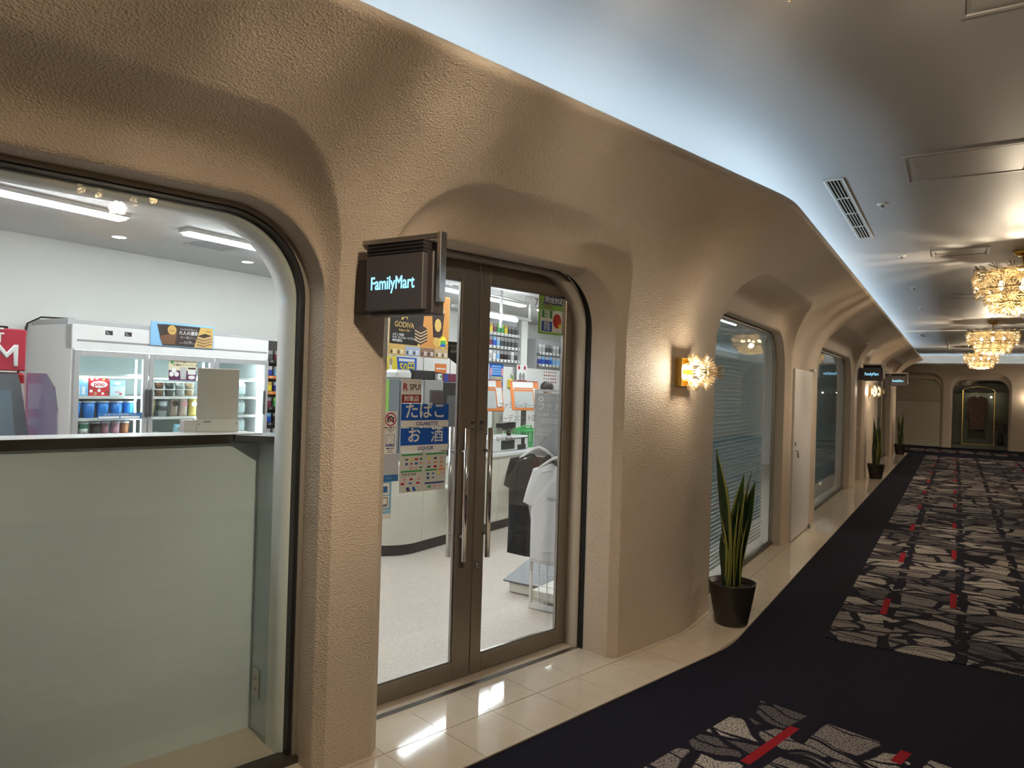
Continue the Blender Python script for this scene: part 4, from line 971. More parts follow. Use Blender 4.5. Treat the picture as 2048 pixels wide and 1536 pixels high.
def cup(label, s, z, r, h_, m, lid=None, name='dessert_cup', d=GD+.02, group='cups in the freezer', band=None):
    t = fthing(name, label, 'cup', s, d, z, group)
    part('body', MB().lathe([(.0, 0), (r*.74, 0), (r*.97, h_*.92), (.0, h_*.92)], 18), m, t)
    part('lid', MB().lathe([(.0, h_*.90), (r*1.04, h_*.90), (r*1.04, h_*.95), (r*.9, h_), (.0, h_)], 18), lid or M_WHITE_G, t)
    if band: part('band', MB().lathe([(r*.85, h_*.35), (r*.862, h_*.35), (r*.92, h_*.62), (r*.90, h_*.62)], 18, caps=False), band, t)
    return t
M_FROST = mat('frosted_lid', (.72, .80, .84), .3)
M_CUPB = mat('cup_blue', (.02, .22, .70), .25)
for i in range(5): cup('blue frozen drink cup with clear lid in the row on the middle freezer shelf', -1.352+i*.113, 1.144, .052, .140, M_CUPB, M_FROST)
for lab, s, m, band in (('cream and brown dessert cup on the low freezer shelf', -1.368, mat('cup_cream', (.62, .52, .38), .4), M_BROWN), ('green round emblem cup on the low freezer shelf', -1.275, mat('cup_green', (.10, .30, .22), .4), M_PAPER), ('dark brown cup behind others on the low freezer shelf', -1.185, M_CHOC, None),
                  ('dusky pink frozen drink cup on the low freezer shelf', -1.105, mat('cup_mauve', (.38, .17, .22), .3), None), ('bright pink frozen drink cup on the low freezer shelf', -1.015, mat('cup_pink', (.66, .33, .42), .3), None), ('amber brown cup at the end of low freezer shelf', -.935, mat('cup_amber', (.34, .12, .05), .3), None)):
    cup(lab, s, .966, .037, .145, m, M_FROST, band=band)
for i, (s, c) in enumerate(((-1.26, M_CHOC), (-1.15, M_TAN), (-1.035, M_PINK), (-.945, M_ORANGE), (-.71, M_BROWN))):
    n = board('price_card', ['white price card with dark cake picture on freezer shelf', 'white price card with tan cake picture on freezer shelf', 'white price card with pink picture on freezer shelf', 'white price card with orange picture on freezer shelf', 'white price card with brown picture behind the second freezer door'][i], 'price card', FW(s, -4.55, .9655), FD)
    slab(n, 'sheet', -.045, .045, 0, .045, M_PAPER, 0, .001); part('picture', MB().ellipse(.022, .022, .018, .015, .001, .0014), c, n)
for k in range(2):
    for i in range(5): cup(f'small {["black", "brown", "dark grey", "pale grey", "tan"][i]} ice cream cup {["at the bottom", "on top"][k]} of its stack below the freezer poster', -.735+i*.098, 1.326+k*.066, .043, .062, (M_CHOC, M_BROWN, M_GREYD, M_LGREY, M_TAN)[i], M_OFFW, 'ice_cream_cup', GD+.03, 'stacked ice cream cups')
def pouch(label, s, z, w_, h_, m, band, tilt=0., lean=.0):
    b = board('snack_pouch', label, 'pouch', FW(s, GD+.05, z), FD, 'pouches in the freezer')
    rings = []
    for i in range(9):
        u = i/8; th = .026*math.sin(PI*u)**.6+.0015; y = h_*u; ww = w_/2*(1-.06*math.sin(PI*u))
        rings.append([(ww*c_+math.sin(tilt)*y, y*math.cos(tilt), th*s_) for c_, s_ in ((-1, 0), (-.6, .8), (0, 1), (.6, .8), (1, 0), (.6, -.8), (0, -1), (-.6, -.8))])
    part('bag', MB().loft(rings, True, True, True), m, b)
    part('label_panel', MB().ellipse(math.sin(tilt)*h_*.6, h_*.62*math.cos(tilt), w_*.33, h_*.14, .027, .0285), band, b); return b
pouch('gold crinkled snack pouch by the second freezer door handle', -.745, 1.144, .10, .185, mat('pouch_gold', (.50, .36, .10), .35), M_TAN, .12)
cup('grey lidded tub between pouches in the freezer', -.605, 1.144, .050, .155, mat('tub_grey', (.40, .44, .46), .4), M_GREYD, 'ice_tub', GD+.03, None, M_GREYD)
pouch('white and dark red pouch on the middle freezer shelf', -.505, 1.144, .085, .19, mat('pouch_dark', (.40, .30, .27), .4), M_CHOC)
pouch('pink and white pouch on the middle freezer shelf', -.412, 1.144, .085, .185, mat('pouch_pink', (.68, .55, .48), .4), M_PINK)
pouch('yellow pouch with white label on the middle freezer shelf', -.318, 1.144, .085, .18, mat('pouch_yellow', (.75, .60, .16), .4), M_PAPER)
pouch('light blue bag slumped on low freezer shelf', -.44, .966, .17, .11, mat('bag_blue', (.30, .58, .75), .4), M_TAN, .25)
for k, z in enumerate((.966, 1.144, 1.326)):
    t = fthing('ice_bag', ['clear bag of ice on the low freezer shelf', 'clear bag of ice on the middle freezer shelf', 'clear bag of ice on the upper freezer shelf'][k], 'bag', .20, GD+.01, z, 'bags of ice')
    part('bag', MB().box(-.05, .05, -.075, .075, 0, .15, .03), mat('ice_bag', (.62, .74, .76), .25, bump=1, bscale=40), t)

# ------------------------------------------------------------------ white panel on the ledge, ATM
t = board('white_display_panel', 'blank white display back standing on the ledge before the freezer', 'display', (-3.06, 1.204, 1.2715), (0, 1, 0))
part('panel', MB().box(-.088, .088, .055, .272, -.012, 0, .004), mat('panel_white', (.66, .645, .62), .35), t); part('foot', MB().box(-.089, .089, 0, .056, -.04, .002, .003), M_WHITE_G, t)
part('box', MB().box(-.14, -.089, 0, .052, -.05, -.002, .002), M_WHITE_G, t); part('label_plate', MB().box(-.062, -.032, .040, .047, .002, .0025), M_GREY, t); [part('screw', MB().disc(x, .034, .0025, .002, .003, 8), M_GREYD, t) for x in (-.082, .08)]
at = board('cash_machine', 'red and grey cash machine with tilted screen inside shop window', 'cash machine', FW(-2.98, -2.2, 0), FD)
part('cabinet', MB().box(-.36, .245, 0, 1.50, -.60, -.06, .01), M_RED, at); sg = part('top_sign', MB().box(-.42, .225, 1.508, 1.70, -.40, -.02, .004), mat('atm_red', (.50, .04, .075), .4), at)
lettering('ATM', .136, M_PAPER, at, .198, 1.572, -.0185, .004, 1., 'RIGHT'); lettering('銀行', .080, M_PAPER, at, .135, 1.662, -.0185, .001, 1., 'RIGHT')
mbx = MB().loft([[(-.38, .95, -.02), (.22, .95, -.02), (.22, .95, .14), (-.38, .95, .14)], [(-.38, 1.44, -.02), (.20, 1.44, -.02), (.20, 1.44, .0), (-.38, 1.44, .0)], [(-.37, 1.495, -.02), (.19, 1.495, -.02), (.19, 1.495, -.012), (-.37, 1.495, -.012)]])
part('console', mbx, mat('atm_grey', (.11, .12, .135), .35), at)
sc_ = MB(); sc_.add([(-.30, 1.20-.02, .074), (.155, 1.18, .074), (.155, 1.42, .0095), (-.30, 1.42, .0095), (-.30, 1.18, .07), (.155, 1.18, .07), (.155, 1.42, .004), (-.30, 1.42, .004)], [(0,1,2,3), (4,7,6,5), (0,4,5,1), (1,5,6,2), (2,6,7,3), (3,7,4,0)])
part('screen', sc_, mat('atm_screen', (.16, .21, .25), .15), at)
part('brow', MB().box(-.3, .10, 1.452, 1.482, -.01, .006), M_STEEL, at); part('card_sheet', MB().box(.165, .235, 1.33, 1.45, -.058, -.054), M_PAPER, at); part('key_switch', MB().lathe([(.0, 0), (.022, 0), (.022, .02), (.0, .02)], 14, (.215, 1.27, -.06)), M_LGREY, at)
mb = MB(); mb.box(.246, .252, .9, 1.50, -.06, .22); part('privacy_panel', MB().prism([(-.06, .9), (.20, .9), (.235, 1.02), (.235, 1.33), (.20, 1.44), (.12, 1.50), (-.06, 1.50)], 0, .006), film_mat('violet_acrylic', (.30, .25, .55), .35), at).matrix_local = Matrix(((0, 0, 1, .246), (0, 1, 0, 0), (1, 0, 0, 0), (0, 0, 0, 1)))
t = fthing('small_camera', 'black small camera with cable on the cash machine sign', 'camera', -2.93, -2.4, 1.7005)
part('stand', MB().box(-.02, .02, -.045, .0, 0, .11, .004), M_GREYD, t); part('cable', MB().tube([(0, 0, .04), (.01, .05, .03), (0, .09, .012), (0, .11, .008)], .005, 6), M_BLACK, t); part('plug', MB().box(-.01, .01, .10, .17, .0, .02, .003), M_BLACK, t)
for i, s in enumerate((-.50, -.42)):
    b = board('wall_socket', 'pale double wall socket on the wall above the freezer', 'socket', FW(s, -5.348, 2.035), FD, 'wall sockets above the freezer'); part('plate', MB().box(-.03, .03, -.05, .05, 0, .006, .002), M_OFFW, b); part('insert', MB().box(-.012, .012, -.03, .03, .006, .008), M_WHITE, b)

# ------------------------------------------------------------------ cigarette racks
PACK = {}
def pack_mesh(c1, c2, w_=.052, h_=.085, dep=.03):
    key = (c1.name, c2.name, w_)
    if key not in PACK: PACK[key] = (MB().box(-w_/2, w_/2, 0, h_*.62, -dep, 0).mesh('lower_box', c1), MB().box(-w_/2, w_/2, h_*.62, h_, -dep, 0).mesh('flip_top', c2))
    return PACK[key]
PNAME = ['yellow and gold', 'navy and grey', 'green and lime', 'dark grey', 'light blue', 'white', 'maroon', 'blue', 'pale grey', 'brown black']
ROWN = ['lowest', 'second', 'third', 'fourth', 'fifth', 'topmost']
PCOL = [(M_YEL, M_GOLD), (M_NAVYP, M_LGREY), (M_GREEN, M_LIME), (M_GREYD, M_GREY), (M_SKY, M_LGREY), (M_PAPER, M_LGREY), (M_MAROON, M_GREY), (M_BLUE, M_SKY), (M_LGREY, M_PAPER), (M_CHOC, M_GREY)]
def pack(lab, s, d, z, c, w_, h_, group):
    b = board('cigarette_pack', lab, 'cigarette pack', FW(s, d, z), FD, group); lo, hi = pack_mesh(*c, w_, h_)
    link('lower_box', lo, b); link('flip_top', hi, b); return b
rk = board('cigarette_rack', 'black cigarette rack with numbered orange tags beside the freezer', 'rack', FW(.88, -4.92, 0), FD)
part('back_panel', MB().box(-.33, .40, .80, 1.93, -.03, -.012), M_BLACK, rk); part('plinth', MB().box(-.33, .40, 0, .80, -.36, -.012), M_WHITE, rk)
rr = random.Random(9)
for i, z in enumerate((.87, 1.04, 1.21, 1.38, 1.55, 1.72)):
    sh_ = part('shelf', MB().box(-.33, .40, z-.012, z, -.012, .05), M_BLACK, rk)
    part('tag_strip', MB().box(-.33, .40, z-.035, z-.004, .05, .053), M_ORANGE if i in (3, 4) else M_BLACK, sh_)
    for k in range(7): lettering(str(195-i*12+k), .026, M_PAPER, rk, -.285+k*.10, z-.019, .0535)
    for k in range(7): ci = rr.randrange(len(PCOL)); pack(f'{PNAME[ci]} cigarette pack on {ROWN[i]} row of the black rack beside freezer', .595+k*.10, -4.89, z+.0005, PCOL[ci], .062, .10, 'packs in the black cigarette rack')
def wall_rack(lab, s0, s1, z0, rows, cols, pick, pw, ph, plab):
    rk = board('cigarette_rack', lab, 'rack', FW((s0+s1)/2, -4.92, 0), FD); L = s1-s0
    part('back_panel', MB().box(-L/2, L/2, z0-.10, z0+rows*.215+.02, -.43, -.012), mat('rack_grey', (.46, .47, .49), .5), rk)
    for r in range(rows):
        z = z0+r*.215; sh_ = part('shelf', MB().box(-L/2, L/2, z-.012, z, -.012, .06), M_LGREY, rk)
        part('price_rail', MB().box(-L/2, L/2, z-.045, z-.006, .06, .064), M_PAPER, sh_)
        for k in range(cols): part('price_tag', MB().box(-L/2+(k+.5)*L/cols-.025, -L/2+(k+.5)*L/cols+.025, z-.038, z-.012, .064, .0652), M_GREYD if r < 2 else M_GREY, sh_)
        for k in range(cols): c_ = pick(r, k); pack(f'{PNAME[PCOL.index(c_)]} cigarette pack on {["lower", "middle" if rows == 3 else "upper", "upper"][r]} row of {plab}', s0+(k+.5)*L/cols, -4.89, z+.0005, c_, pw, ph, 'packs in the '+plab)
P1 = {2: [0, 0, 6, 2, 2, 0, 3, 3, 3], 1: [5, 6, 7, 4, 3, 3, 3, 3, 3], 0: [7, 8, 5, 4, 9, 9, 3, 8, 3]}
wall_rack('grey wall cigarette rack of three rows beside the white column', 4.93, 5.93, 1.95, 3, 9, lambda r, k: PCOL[P1[r][k]], .085, .14, 'three row wall rack')
wall_rack('grey wall cigarette rack of two rows behind the staff member', 6.62, 7.55, 1.93, 2, 7, lambda r, k: PCOL[[1, 7, 1, 7, 4, 4, 4][k]] if r == 0 else PCOL[[8, 8, 3, 3, 8, 8, 3][k]], .085, .14, 'two row wall rack')
struct('pillar', MB().box(-.45, 0, -.10, .10, 0, 2.68), M_WALLIN, 'white wall column between the cigarette racks', FW(6.08, -4.86), BEND)
struct('wall_shop_ledge', MB().box(-.40, 0, -1.45, 1.9, 0, 1.84), M_WALLIN, 'white lower wall below the cigarette racks', FW(5.98, -4.93), BEND)
b = board('wall_poster', 'blue poster with yellow headline on the wall behind the tills', 'poster', FW(5.335, -4.928, 1.64), FD)
slab(b, 'sheet', -.205, .205, -.235, .235, M_BLUE, 0, .002); part('headline', MB().box(-.18, .18, -.06, .02, .002, .003), M_YEL, b); [part('text_line', MB().box(-.14, .14, y-.012, y+.012, .002, .003), M_SKY, b) for y in (.19, .15, .11, .07)]; part('caption', MB().ellipse(.06, -.18, .11, .035, .002, .003), M_PAPER, b); part('text_line', MB().box(-.15, .15, -.115, -.085, .002, .003), M_YEL, b)
[part('figure_picture', MB().ellipse(x, .10, .035, .07, .003, .004), M_PINK, b) for x in (-.16, .17)]; lettering('年賀状受付中', .060, M_BLUE, b, 0, -.02, .0035, .001)
b = board('wall_notice', 'narrow white and blue notice beside the blue poster', 'poster', FW(5.03, -4.928, 1.66), FD); slab(b, 'sheet', -.09, .09, -.2, .2, M_PAPER, 0, .002); slab(b, 'lower_band', -.07, .07, -.19, .0, M_SKY, .002, .003); [part('text_line', MB().box(-.06, .06, y, y+.012, .002, .003), M_GREY, b) for y in (.06, .1, .14)]
b = board('wall_poster', 'white green edged poster with two grey animals and red discs', 'poster', FW(6.02, -4.856, 1.69), FD); slab(b, 'sheet', -.17, .17, -.19, .19, M_PAPER, 0, .002); slab(b, 'lower_band', -.17, .17, -.19, -.12, M_GREEN, .002, .003); [part('red_disc', MB().disc(x, .145, .035, .002, .003), M_RED, b) for x in (-.10, .09)]; [part('animal_picture', MB().ellipse(x, -.01, .045, .07, .002, .003), M_GREY, b) for x in (-.05, .055)]; slab(b, 'branch_picture', -.15, .16, -.085, -.065, M_BROWN, .003, .004)
b = board('wall_notice', 'white sheet of small coloured marks above the staff member', 'poster', FW(7.14, -4.928, 1.70), FD); slab(b, 'sheet', -.27, .27, -.13, .13, M_PAPER, 0, .002); mb = MB()
rr = random.Random(4)
for y in (.09, .03, -.03, -.09):
    for k in range(6): mb.box(-.24+k*.085, -.24+k*.085+rr.uniform(.03, .065), y-.012, y+.012, .002, .003)
part('print', mb, M_REDD, b, kind='stuff')
b = board('key_phone', 'yellow handset hanging with a coiled green strap on the wall', 'handset', FW(5.73, -4.928, 1.56), FD); part('handset', MB().box(-.05, .05, -.07, .07, 0, .05, .01), M_YEL, b); part('strap', MB().tube([(.04, .14, .02), (.09, .12, .02), (.08, -.02, .03), (.11, -.10, .02), (.08, -.2, .03), (.10, -.27, .02)], .018, 6), mat('strap_green', (.40, .50, .25), .5), b)

# ------------------------------------------------------------------ counter and what stands on it
CZ = .795
ct = fthing('service_counter', 'cream laminate service counter with rounded end and dark kick band', 'counter', 0, -2.6)
def counter_outline(inset, s_end, dep=.68):
    r = .34-inset*.5; s0 = .24+inset; P = [(-inset, s_end)]
    P += [(-inset-r+r*math.cos(a), s0+r-r*math.sin(a)) for a in [PI/2*i/12 for i in range(13)]]
    P += [(-dep, s0), (-dep, s_end)]; return P
part('kick_band', MB().prism(list(reversed(counter_outline(.012, 8.6))), 0, .088), mat('kick_brown', (.045, .032, .028), .5), ct)
part('carcass', MB().prism(list(reversed(counter_outline(.006, 8.6))), .088, CZ-.03), M_CREAM, ct)
part('worktop', MB().prism(list(reversed(counter_outline(-.012, 8.6))), CZ-.03, CZ), M_WHITE_G, ct)
for i in range(12):
    s0 = .66+i*.62; part('front_panel', MB().box(-.008, .0, s0+.003, s0+.617, .095, CZ-.036, .002), M_CREAM, ct)
for s in (1.15, 2.32): part('bag_ledge', MB().box(0, .13, s-.30, s+.22, .545, .565, .004), M_WHITE_G, ct)
def machine(label, s, w_, h_, m, d=-2.85, dep=.42, name='coffee_machine', cat='coffee machine'):
    t = board(name, label, cat, FW(s, d, CZ), FD); part('body', MB().box(-w_/2, w_/2, 0, h_, -dep, 0, .008), m, t); return t
m1 = machine('plain blue grey coffee machine side at the rounded counter end', .515, .16, .75, M_GREYB); part('edge_strip', MB().box(-.088, -.072, .0, .74, -.1, .004), M_LIME, m1)
m2 = machine('pale grey tall machine panel behind the SPU notice', .775, .33, .745, M_GREY); part('front_plate', MB().box(-.14, .14, .05, .70, 0, .004), M_LGREY, m2); part('spout', MB().box(-.05, .05, .28, .36, .004, .06, .006), M_GREYD, m2)
m3 = machine('grey coffee machine with dark serving window', 1.095, .295, .75, M_GREY); part('serving_window', MB().box(-.05, .12, .32, .64, 0, .006), M_CHOC, m3); part('window_frame', MB().frame(-.065, .135, .305, .655, .015, .0, .010), M_GREYD, m3); part('drip_tray', MB().box(-.12, .12, .0, .03, 0, .08), M_GREYD, m3)
m4 = machine('black coffee machine at the end of the row', 1.375, .25, .735, M_BLACK); part('front_plate', MB().box(-.08, .10, .10, .60, 0, .004), M_GREYD, m4); part('cup_light', MB().box(.06, .10, .22, .40, .004, .008), M_LGREY, m4)
def box_on(label, s, w_, h_, m, d=-2.90, dep=.2, name='carton', cat='carton', z=CZ+.745, ch=.004):
    t = board(name, label, cat, FW(s, d, z), FD); part('body', MB().box(-w_/2, w_/2, 0, h_, -dep, 0, ch), m, t); return t
b_ = box_on('crumpled white wrapped parcel on the coffee machines', .715, .215, .085, M_WHITE, ch=.02, name='wrapped_parcel', cat='parcel'); part('fold', MB().box(-.07, .09, .083, .092, -.15, -.02, .004), M_WHITE, b_)
b_ = box_on('black carton on top of the coffee machines', 1.00, .33, .082, M_BLACK, z=CZ+.752); part('lid', MB().box(-.168, .168, .08, .088, -.202, .002), M_GREYD, b_)
b_ = box_on('small white carton with green mark on coffee machines', 1.205, .07, .065, M_PAPER, d=-2.87, dep=.07, z=CZ+.7525); part('green_mark', MB().disc(.012, .035, .015, 0, .001), M_GREEN, b_); part('lid', MB().box(-.036, .036, .064, .075, -.071, .001), M_BLACK, b_)
b_ = box_on('maroon carton on the black coffee machine', 1.40, .27, .085, M_MAROON, z=CZ+.737); part('dark_stripe', MB().box(-.09, -.02, 0, .085, 0, .001), M_NAVYP, b_)
b_ = board('counter_sign', 'small orange sign standing behind the maroon carton', 'sign', FW(1.56, -3.14, CZ+.737), FD); part('sheet', MB().box(-.10, .09, 0, .19, 0, .006), M_ORANGE, b_); part('picture', MB().box(-.085, .0, .02, .09, .006, .007), M_GREYD, b_); part('text_line', MB().box(-.085, .075, .13, .145, .006, .007), M_PAPER, b_)
# cabinet with posters behind the machines
cab = fthing('back_cabinet', 'tall white cabinet behind the coffee machines', 'cabinet', 1.9, -3.67)
part('body', MB().box(-.6, 0, -1.0, 1.0, 0, 1.98, .004), M_WHITE, cab); [part('door', MB().box(0, .016, -.99+k*.5, -.51+k*.5, .06, 1.96, .002), M_WALLIN, cab) for k in range(4)]
b = board('drink_poster', 'yellow and blue poster with large 50 yen figure behind coffee machines', 'poster', FW(1.50, -3.653, 1.62), FD)
slab(b, 'sheet', -.28, .28, -.20, .17, M_BLUE, 0, .002); part('yellow_field', MB().prism([(-.28, .17), (-.06, .17), (.0, -.20), (-.28, -.20)], .002, .003), M_YEL, b); lettering('50円', .135, M_YEL, b, .115, .05, .0065, .0035, .95); slab(b, 'caption', -.02, .24, .125, .155, M_PAPER, .002, .003)
part('figure_picture', MB().prism([(-.22, -.2), (-.21, -.02), (-.17, .04), (-.17, .08), (-.19, .11), (-.15, .165), (-.11, .11), (-.13, .08), (-.13, .04), (-.07, -.0), (-.05, -.2)], .003, .004), M_PAPER, b); part('face_picture', MB().ellipse(-.15, .115, .028, .04, .004, .005), M_TAN, b); lettering('勝利\n投手', .055, M_INK, b, -.145, -.075, .0055, .0006)
# hanging poster over the machines
gp = board('hanging_poster', 'large chocolate drink poster lettered GODIVA hanging over the counter', 'poster', FW(.19, -2.30, 2.0), FD)
slab(gp, 'sheet', -.385, .385, -.275, .26, M_GOLD, 0, .004); part('amber_field', MB().box(.0, .375, -.19, .25, .004, .0045), mat('amber_print', (.55, .24, .06), .4), gp)
part('dark_panel', MB().prism([(-.375, .25), (.06, .25), (.03, .0), (-.04, -.185), (-.375, -.185)], .0045, .005), mat('print_black', (.012, .010, .010), .4), gp)
lettering('GODIVA', .062, M_GOLD, gp, -.205, -.03, .0055, .0005); lettering('Belgium 1926', .024, M_GOLD, gp, -.205, -.072, .0055)
part('emblem', MB().prism([(-.245, .01), (-.235, .04), (-.255, .05), (-.24, .075), (-.21, .07), (-.20, .095), (-.18, .09), (-.185, .065), (-.165, .05), (-.17, .01), (-.18, .03), (-.21, .03), (-.225, .01)], .005, .0055), M_GOLD, gp)
lettering('メディア監修\nビターチョコレートフラッペ\n420円(税込)', .023, M_PAPER, gp, -.345, -.135, .0055, 0, 1., 'LEFT')
part('cup_picture', MB().prism([(.14, .13), (.315, .13), (.285, -.10), (.165, -.10)], .0048, .0055), M_CHOC, gp); part('cup_rim', MB().ellipse(.228, .13, .09, .03, .0055, .006), M_TAN, gp); part('cup_seal', MB().ellipse(.226, .005, .045, .055, .0055, .006), M_GOLD, gp); part('cup_glow', MB().ellipse(.225, -.135, .058, .045, .0048, .0053), M_GOLD, gp)
for i in range(8): part('cake_layer', MB().prism([(-.075, -.155+i*.0125), (.0, -.175+i*.0125), (.085, -.14+i*.0125), (.085, -.13+i*.0125), (.0, -.164+i*.0125), (-.075, -.144+i*.0125)], .0052, .006), M_TAN if i % 2 else M_CHOC, gp)
part('cake_body', MB().prism([(-.075, -.155), (.0, -.175), (.085, -.14), (.085, -.04), (.0, -.075), (-.075, -.052)], .0050, .0053), M_BROWN, gp); part('cake_top', MB().prism([(-.075, -.052), (.0, -.075), (.085, -.038), (.02, -.015)], .0052, .006), M_CHOC, gp)
sb = [(.30+.06*(1 if k % 2 == 0 else .72)*math.cos(PI*k/9), -.135+.06*(1 if k % 2 == 0 else .72)*math.sin(PI*k/9)) for k in range(18)]
part('starburst', MB().prism(sb, .006, .007), M_YEL, gp); part('starburst_label', MB().box(.265, .335, -.15, -.12, .007, .008), M_GREEN, gp); part('starburst_label', MB().box(.265, .335, -.175, -.15, .007, .008), M_BLUE, gp)
for i, c in enumerate((M_GOLD, mat('menu_blue', (.35, .42, .55), .4), mat('menu_brown', (.24, .13, .09), .4), M_TAN)):
    x0 = -.38+i*.19; slab(gp, 'menu_block', x0+.003, x0+.187, -.272, -.195, c, .004, .0055); [part('menu_cup', MB().box(x0+k, x0+k+.018, -.262, -.235, .0055, .0065), M_CHOC, gp) for k in (.02, .105)]; [part('menu_line', MB().box(x0+k, x0+k+.035, -.258+j*.012, -.252+j*.012, .0055, .0062), M_PAPER, gp) for k in (.05, .135) for j in (0, 1, 2)]
for x in (-.36, .36): part('cord', MB().tube([(x, .255, .002), (x, .68, .002)], .0015, 5), M_LGREY, gp)

# till area
def till(label, s, d):
    t = board('till_screen', label, 'till screen', FW(s, d, CZ), FD)
    part('post', MB().box(-.03, .03, 0, .50, -.10, -.06), M_GREYD, t); part('base', MB().box(-.12, .12, 0, .02, -.18, .02, .004), M_GREYD, t)
    pn = part('frame', MB().box(-.20, .20, .42, .80, -.05, -.02, .006), M_ORANGE, t); piv = Matrix.Translation((0, .42, -.03)); pn.matrix_local = piv @ Matrix.Rotation(-.55, 4, 'Y') @ Matrix.Rotation(-.30, 4, 'X') @ piv.inverted(); part('screen', MB().box(-.165, .10, .45, .66, -.02, -.015), mat('till_glass', (.55, .58, .58), .2), pn); part('header_sheet', MB().box(-.17, .12, .685, .785, -.02, -.016), M_PAPER, pn); part('red_band', MB().box(-.19, .19, .785, .798, -.02, -.015), M_REDD, pn); part('side_sheet', MB().box(.115, .185, .47, .70, -.02, -.015), M_PAPER, pn); part('text_line', MB().box(-.16, .11, .69, .71, -.016, -.0155), M_ORANGE, pn)
till('orange framed till screen behind the door lettering', 2.44, -3.08); till('orange framed till screen next to the grey panel stand', 3.30, -3.08)
t = board('till_printer', 'white receipt machine with black window on the counter', 'printer', FW(2.24, -2.72, CZ), FD)
part('body', MB().box(-.44, .45, 0, .155, -.32, 0, .008), M_WHITE_G, t); part('window', MB().box(-.12, .15, .02, .12, 0, .004), M_BLACK, t); part('handle_block', MB().box(.22, .38, .01, .06, 0, .012), M_BLACK, t); part('handle_block', MB().box(.30, .36, .06, .13, 0, .008), M_BLACK, t); part('seam', MB().box(-.02, .45, .128, .135, 0, .003), M_BLACK, t)
t = board('barcode_scanner', 'black barcode scanner resting on the receipt machine', 'scanner', FW(2.43, -2.85, CZ+.1555), FD)
part('head', MB().loft([[(-.15, .09, -.05), (-.15, .09, .03), (-.15, .14, .03), (-.15, .14, -.05)], [(.0, .05, -.05), (.0, .05, .03), (.0, .15, .03), (.0, .15, -.05)], [(.14, .09, -.05), (.14, .09, .03), (.14, .15, .03), (.14, .15, -.05)]]), M_BLACK, t); part('neck', MB().tube([(.06, .0, -.01), (.05, .08, -.01)], .025, 8), M_BLACK, t)
t = board('shopping_basket', 'green plastic shopping basket on the counter', 'basket', FW(2.90, -2.80, CZ), FD)
mb = MB(); L_, W_ = .19, .13
for i in range(13):
    x = -L_+i*2*L_/12
    for z in (-.26, .0): mb.box(x-.005, x+.005, .01, .19, z-.004, z+.004)
for i in range(9):
    z = -.26+i*.26/8
    for x in (-L_, L_): mb.box(x-.004, x+.004, .01, .19, z-.005, z+.005)
part('lattice', mb, M_GREEN, t, kind='stuff'); part('rim', MB().box(-L_-.02, L_+.02, .19, .215, -.28, -.26).box(-L_-.02, L_+.02, .19, .215, 0, .02).box(-L_-.02, -L_, .19, .215, -.26, 0).box(L_, L_+.02, .19, .215, -.26, 0), mat('basket_green', (.06, .42, .12), .4), t); part('bottom', MB().box(-L_, L_, 0, .015, -.26, 0), M_GREEN, t); part('handle', MB().tube([(-L_, .21, -.13), (-.10, .25, -.06), (.10, .25, -.06), (L_, .21, -.13)], .008, 6), mat('basket_green'), t)
t = board('carrier_bag', 'thin white plastic carrier bag standing behind the receipt machine', 'bag', FW(2.72, -3.17, CZ), FD)
rings = []
for i in range(9):
    u = i/8; ww = .13*(1-.30*max(0, u-.6)/.4)+.012*math.sin(9*u); th = .05*(1-u*.7)
    rings.append([(ww*c_, .55*u, th*s_*(1+.2*math.sin(5*u+3*c_))) for c_, s_ in ((-1, 0), (-.7, .7), (-.2, 1), (.4, .8), (1, 0), (.6, -.8), (0, -1), (-.6, -.8))])
part('bag', MB().loft(rings, True, True, True), film_mat('bag_film', (.72, .76, .73), .25), t); part('handle', MB().tube([(-.07, .54, 0), (-.075, .60, .0), (-.05, .64, 0), (-.03, .60, 0), (-.03, .54, 0)], .010, 6), MATS['bag_film'], t); part('handle', MB().tube([(.03, .54, 0), (.03, .60, .0), (.05, .64, 0), (.075, .60, 0), (.07, .54, 0)], .010, 6), MATS['bag_film'], t); lettering('ファミリーマート', .03, M_GREEN, t, 0, .2, .06)

# ------------------------------------------------------------------ clothes stand inside the door
RS = -.155
cr = board('clothes_stand', 'white wire display stand with grey poster panel inside the door', 'display stand', FW(RS, -.70, 0), FN)
mb = MB()
for x in (-.285, .285): part('upright', MB().box(x-.008, x+.008, .01, 1.49, -.016, 0), M_WHITE, cr)
part('foot_rail', MB().box(-.293, .293, .0, .035, -.020, .004), M_WHITE, cr); part('top_rail', MB().box(-.293, .293, 1.475, 1.49, -.016, 0), M_LGREY, cr)
for i in range(1, 9): part('wire', MB().box(-.285+i*.0633-.002, -.285+i*.0633+.002, .03, 1.05, -.010, -.006), M_WHITE, cr)
for i in range(13): part('wire', MB().box(-.285, .285, .08+i*.08-.002, .08+i*.08+.002, -.007, -.003), M_WHITE, cr)
gpn = part('poster_panel', MB().box(-.287, .287, 1.04, 1.465, .001, .006), mat('poster_grey', (.36, .375, .39), .45), cr)
M_PL = mat('print_pale', (.70, .71, .71), .5)
part('ring_mark', MB().ring(-.237, 1.425, .0185, .0105, .006, .0068), M_PL, cr); lettering('Convenience Wear\nコンビニエンスウェア', .016, M_PL, cr, -.205, 1.425, .0068, 0, 1., 'LEFT'); lettering('ファミマ', .062, M_PL, cr, -.265, 1.37, .0068, .0006, 1., 'LEFT'); lettering('いい素材、いい技術。', .023, M_PL, cr, -.265, 1.318, .0068, .0002, 1., 'LEFT')
